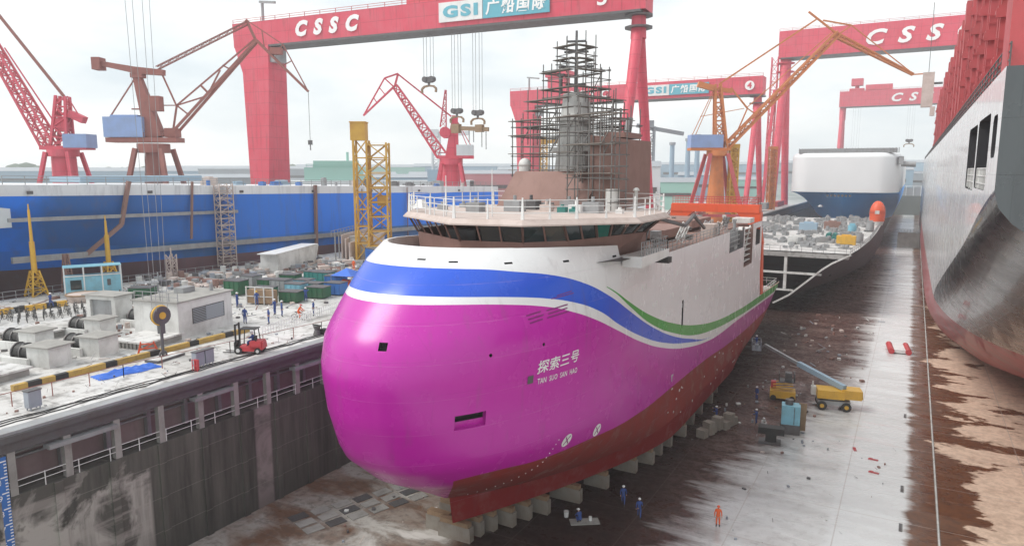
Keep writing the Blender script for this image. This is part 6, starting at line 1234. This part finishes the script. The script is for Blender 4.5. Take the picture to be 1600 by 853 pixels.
t=thing('steel_bar','rusty T shaped bar on the floor by the orange worker','bar',(-10.6,51.2,fz),R(-62)); mb=MB(); mb.box((0,0,.06),(.14,2.2,.12)); mb.build('rod',M['steel'],t); mb=MB(); mb.box((0,1.1,.07),(.5,.14,.14)); mb.build('crosspiece',M['steel'],t)
t=thing('floor_grating','rows of pale rectangular drain gratings in the floor between the bow and the dock wall','grating',(-38,44,fz+.004),R(-18))
for j in range(3):
    for i in range(7): mb=MB(); mb.box((-3+1.35*j+.2*i,-6+1.9*i,.03),(1.0,1.5,.05)); [mb.box((-3+1.35*j+.2*i-.4+.2*k,-6+1.9*i,.06),(.05,1.4,.03)) for k in range(5)]; mb.build('grating_panel',M['concrete' if (i+j)%3 else 'steel'],t)
t=thing('floor_rail','long pale rail line running down the dock floor left of the container ship','rail',(3.65,60,fz)); mb=MB(); mb.bb((3.58,-20,fz),(3.76,420,fz+.06)); mb.build('rail_bar',M['concrete'],t,True); mb=MB(); mb.bb((3.64,-20,fz+.06),(3.70,420,fz+.08)); mb.build('rail_head',M['whitedirty'],t,True)
mb=MB(); rr=random.Random(66); scrap(mb,-19,-8,72,100,70,fz,.45); scrap(mb,-40,-30,36,50,30,fz,.4); scrap(mb,-12,1,52,80,34,fz,.3); scrap(mb,-18,-4,104,150,60,fz,.7)
tag(mb.build('floor_litter',SM),'small offcuts and hoses scattered on the dock floor','litter',kind='stuff')
# small drains marked on bright floor
for (y,lab) in((62,'nearest dark drain slot in the bright floor strip'),(70,'middle dark drain slot in the bright floor strip'),(92,'far dark drain slot in the bright floor strip')):
    t=thing('drain_slot',lab,'drain',(1.0,y,fz)); mb=MB(); mb.box((0,0,.012),(.22,1.5,.02)); mb.build('cover',M['steel'],t); mb=MB(); mb.box((.14,0,.02),(.05,1.5,.03)); mb.build('edge',M['concrete'],t)
# low bulkhead across the dock
t=thing('dock_sill','low concrete sill crossing the dry dock beyond the container ship','wall',(0,302,fz)); mb=MB(); mb.bb((-4,300,fz),(3.2,303,fz+5.5)); mb.build('sill_wall',M['concrete'],t,True); mb=MB(); mb.rail([(-4,300.5,fz+5.5),(3.2,300.5,fz+5.5)],1.2,1,.06,2); mb.build('sill_railing',M['greysteel'],t,True)
# ================================================================== FAR BACKGROUND
rr=random.Random(90)
def bld(lab,x,y,w,d,h,m,roof='fargrey',g='industrial halls on the hazy far shore',win=True,yaw=None,name='industrial_hall',cat='building'):
    t=thing(name,lab,cat,(x,y,0),YAW*0 if yaw is None else yaw,g); mb=MB(); mb.box((0,0,h/2),(w,d,h)); mb.build('wall',M[m],t); mb=MB()
    mb.prism([(-w/2-.3,-d/2-.3,h),(-w/2-.3,d/2+.3,h),(-w/2-.3,0,h+d*.10)],(0,0,0),(w+.6,0,0)); mb.build('roof',M[roof],t)
    if win: mb=MB(); mb.box((0,-d/2-.1,h*.55),(w*.86,.2,h*.12)); mb.box((w/2+.1,0,h*.55),(.2,d*.8,h*.12)); mb.build('window_band',M['steel'],t)
    return t
ms_=['farwhite','farblue','fargreen','farpink','fargrey']
mn=['white','blue grey','pale green','pink red','grey']
def polar(px,dist):  # bearing helper in degrees left of the dock axis
    a=R(px); return -dist*math.sin(a),dist*math.cos(a)
used=set()
spots=[(56,330,44,10,0,'behind the far left crane'),(52,400,60,12,4,'left of the big gantry leg'),(47,430,50,9,1,'right of the big gantry leg'),(42,420,46,13,2,'left of the yellow access tower'),(37.5,380,40,12,1,'right of the yellow access tower'),(34.5,440,50,13,3,'behind the pink slewing crane'),(31,360,44,14,3,'left of the middle gantry leg'),(28.2,420,36,16,4,'behind the middle gantry leg'),(25.4,400,34,11,1,'seen left of the scaffolded mast'),(19.6,240,15,17,0,'just right of the scaffolded mast'),(17.2,300,22,11,2,'behind the red stern frame, left'),(14.3,420,30,13,1,'behind the orange crane legs'),(11.6,460,28,10,2,'between the orange crane and the right gantry'),(3.2,560,60,16,1,'behind the white car carrier, right'),(-1.2,640,70,13,4,'in the gap by the container ship')]
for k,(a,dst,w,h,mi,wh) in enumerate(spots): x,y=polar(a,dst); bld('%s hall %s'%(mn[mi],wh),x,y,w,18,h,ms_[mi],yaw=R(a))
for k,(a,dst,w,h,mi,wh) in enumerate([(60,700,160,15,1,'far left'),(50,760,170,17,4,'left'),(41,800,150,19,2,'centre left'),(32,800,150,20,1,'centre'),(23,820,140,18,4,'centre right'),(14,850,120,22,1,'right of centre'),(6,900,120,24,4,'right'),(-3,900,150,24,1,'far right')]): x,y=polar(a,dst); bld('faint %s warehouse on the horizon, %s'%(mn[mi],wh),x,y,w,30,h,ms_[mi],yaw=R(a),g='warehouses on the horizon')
# distant green and white ship with dark letters
x,y=polar(40.5,330); t=thing('distant_ship','pale green and white ship with dark letters seen beyond the blue ship','ship',(x,y,0),R(40.5)); mb=MB(); mb.prism([(-40,0,1),(-44,0,11),(46,0,11),(40,0,1)],(0,0,0),(0,16,0)); mb.build('hull',M['farwhite'],t); mb=MB(); mb.box((-18,8,14),(26,12,6)); mb.box((-17,8,18.5),(20,10,3)); mb.rail([(-30,2,17),(-6,2,17)],1.4,3,.12,2); mb.tube((-12,8,20),(-12,8,24),.6,8); mb.build('deckhouse',M['fargreen'],t); text('lettering','VIDAL',1,(3,-.1,4.2),(1,0,0),(0,0,1),M['steel'],t,0,.02,27,.05,1.15,5.4,world=False)
# chimneys and columns
for k,(a,h,lab) in enumerate([(16.9,22,'first slim pale chimney right of the scaffolded mast'),(15.7,24,'second slim pale chimney right of the scaffolded mast'),(15.0,26,'third slim pale chimney right of the scaffolded mast'),(13.6,21,'fourth slim pale chimney, behind the orange crane'),(12.7,20,'fifth slim pale chimney, right of the orange crane')]):
    x,y=polar(a,390); t=thing('chimney',lab,'chimney',(x,y,0),0,'slim chimneys on the hazy shore'); mb=MB(); mb.tube((0,0,0),(0,0,h+8),1.5,12,1.2); mb.build('shaft',M['farblue'],t); mb=MB(); mb.tube((0,0,h+7),(0,0,h+8.4),1.7,12); mb.build('crown',M['fargrey'],t)
for k,(a,dst,h,m,lab) in enumerate([(18.6,310,34,'fargrey','pale tower crane right of the scaffolded mast'),(35.6,300,30,'farwhite','pale tower crane just left of the pink slewing crane tower'),(27.0,330,28,'yellow','faded yellow gantry frame left of the scaffolding')]):
    x,y=polar(a,dst); t=thing('tower_crane',lab,'tower crane',(x,y,0),YAW); mb=MB(); mb.lattice((0,0,0),(0,0,h),3,3,12,.3); mb.build('tower',M[m],t); mb=MB(); mb.beam((-6,0,h+.5),(14,0,h-3 if k==0 else h+1),1.4,1.6); mb.box((-1,0,h+1),(4,4,3)); mb.build('jib',M[m],t); mb=MB(); mb.box((0,0,h*.45),(7,6,5)); mb.build('cab_house',M['farblue'],t)
t=thing('site_fence','long grey fence with posts crossing the far quay behind the car carrier','fence',(20,500,0)); mb=MB(); mb.bb((-60,505,0),(60,505.3,5)); mb.build('panel',M['fargrey'],t,True); mb=MB(); mb.rail([(-60,504.5,0),(60,504.5,0)],6,4,.2,1); mb.build('post_row',M['farwhite'],t,True)
t=thing('steel_stack','tall stack of rusty and grey frames on the left quay beyond the unfinished hull','steel frames',(-55,170,0)); rr=random.Random(70)
mb=MB()
for k in range(34): x=rr.uniform(-60,-48.5); y=rr.uniform(150,290); mb.box((x,y,1+rr.random()*1.2),(rr.uniform(1,4),rr.uniform(2,6),rr.uniform(1.5,4)))
mb.build('frame_stack',M['greysteel'],t,True); mb=MB(); [mb.lattice((rr.uniform(-60,-50),y,0),(rr.uniform(-60,-50),y+6,rr.uniform(3,7)),1.2,1.2,5,.08) for y in range(150,290,9)]; mb.build('truss',M['primer'],t,True)
# far treeline
mb=MB(); rr=random.Random(91)
for k in range(900):
    a=rr.uniform(-8,72); d_=rr.uniform(950,1050); x,y=polar(a,d_); h=rr.uniform(8,22); mb.dome((x,y,rr.uniform(0,5)),h*.8,rr.uniform(.7,1.2),6,3)
M['fartree']=paint('far_tree',(.07,.11,.07),.9,.3,(.04,.06,.04),.02); tag(mb.build('far_treeline',M['fartree']),'low wooded skyline fading into the haze','trees',kind='stuff')
# ================================================================== HAZE
hm=bpy.data.materials.new('haze'); hm.use_nodes=True; nt=hm.node_tree; nt.nodes.clear(); oo=nt.nodes.new('ShaderNodeOutputMaterial'); pv=nt.nodes.new('ShaderNodeVolumePrincipled'); pv.inputs['Color'].default_value=(.97,.98,1,1); pv.inputs['Density'].default_value=HAZE; pv.inputs['Anisotropy'].default_value=.2; nt.links.new(pv.outputs[0],oo.inputs['Volume'])
mb=MB(); mb.bb((-1480,-70,-14.2),(890,1480,92)); hz=mb.build('haze',hm); tag(hz,'pale haze filling the air of the shipyard','haze',kind='stuff')
S.cycles.volume_max_steps=64
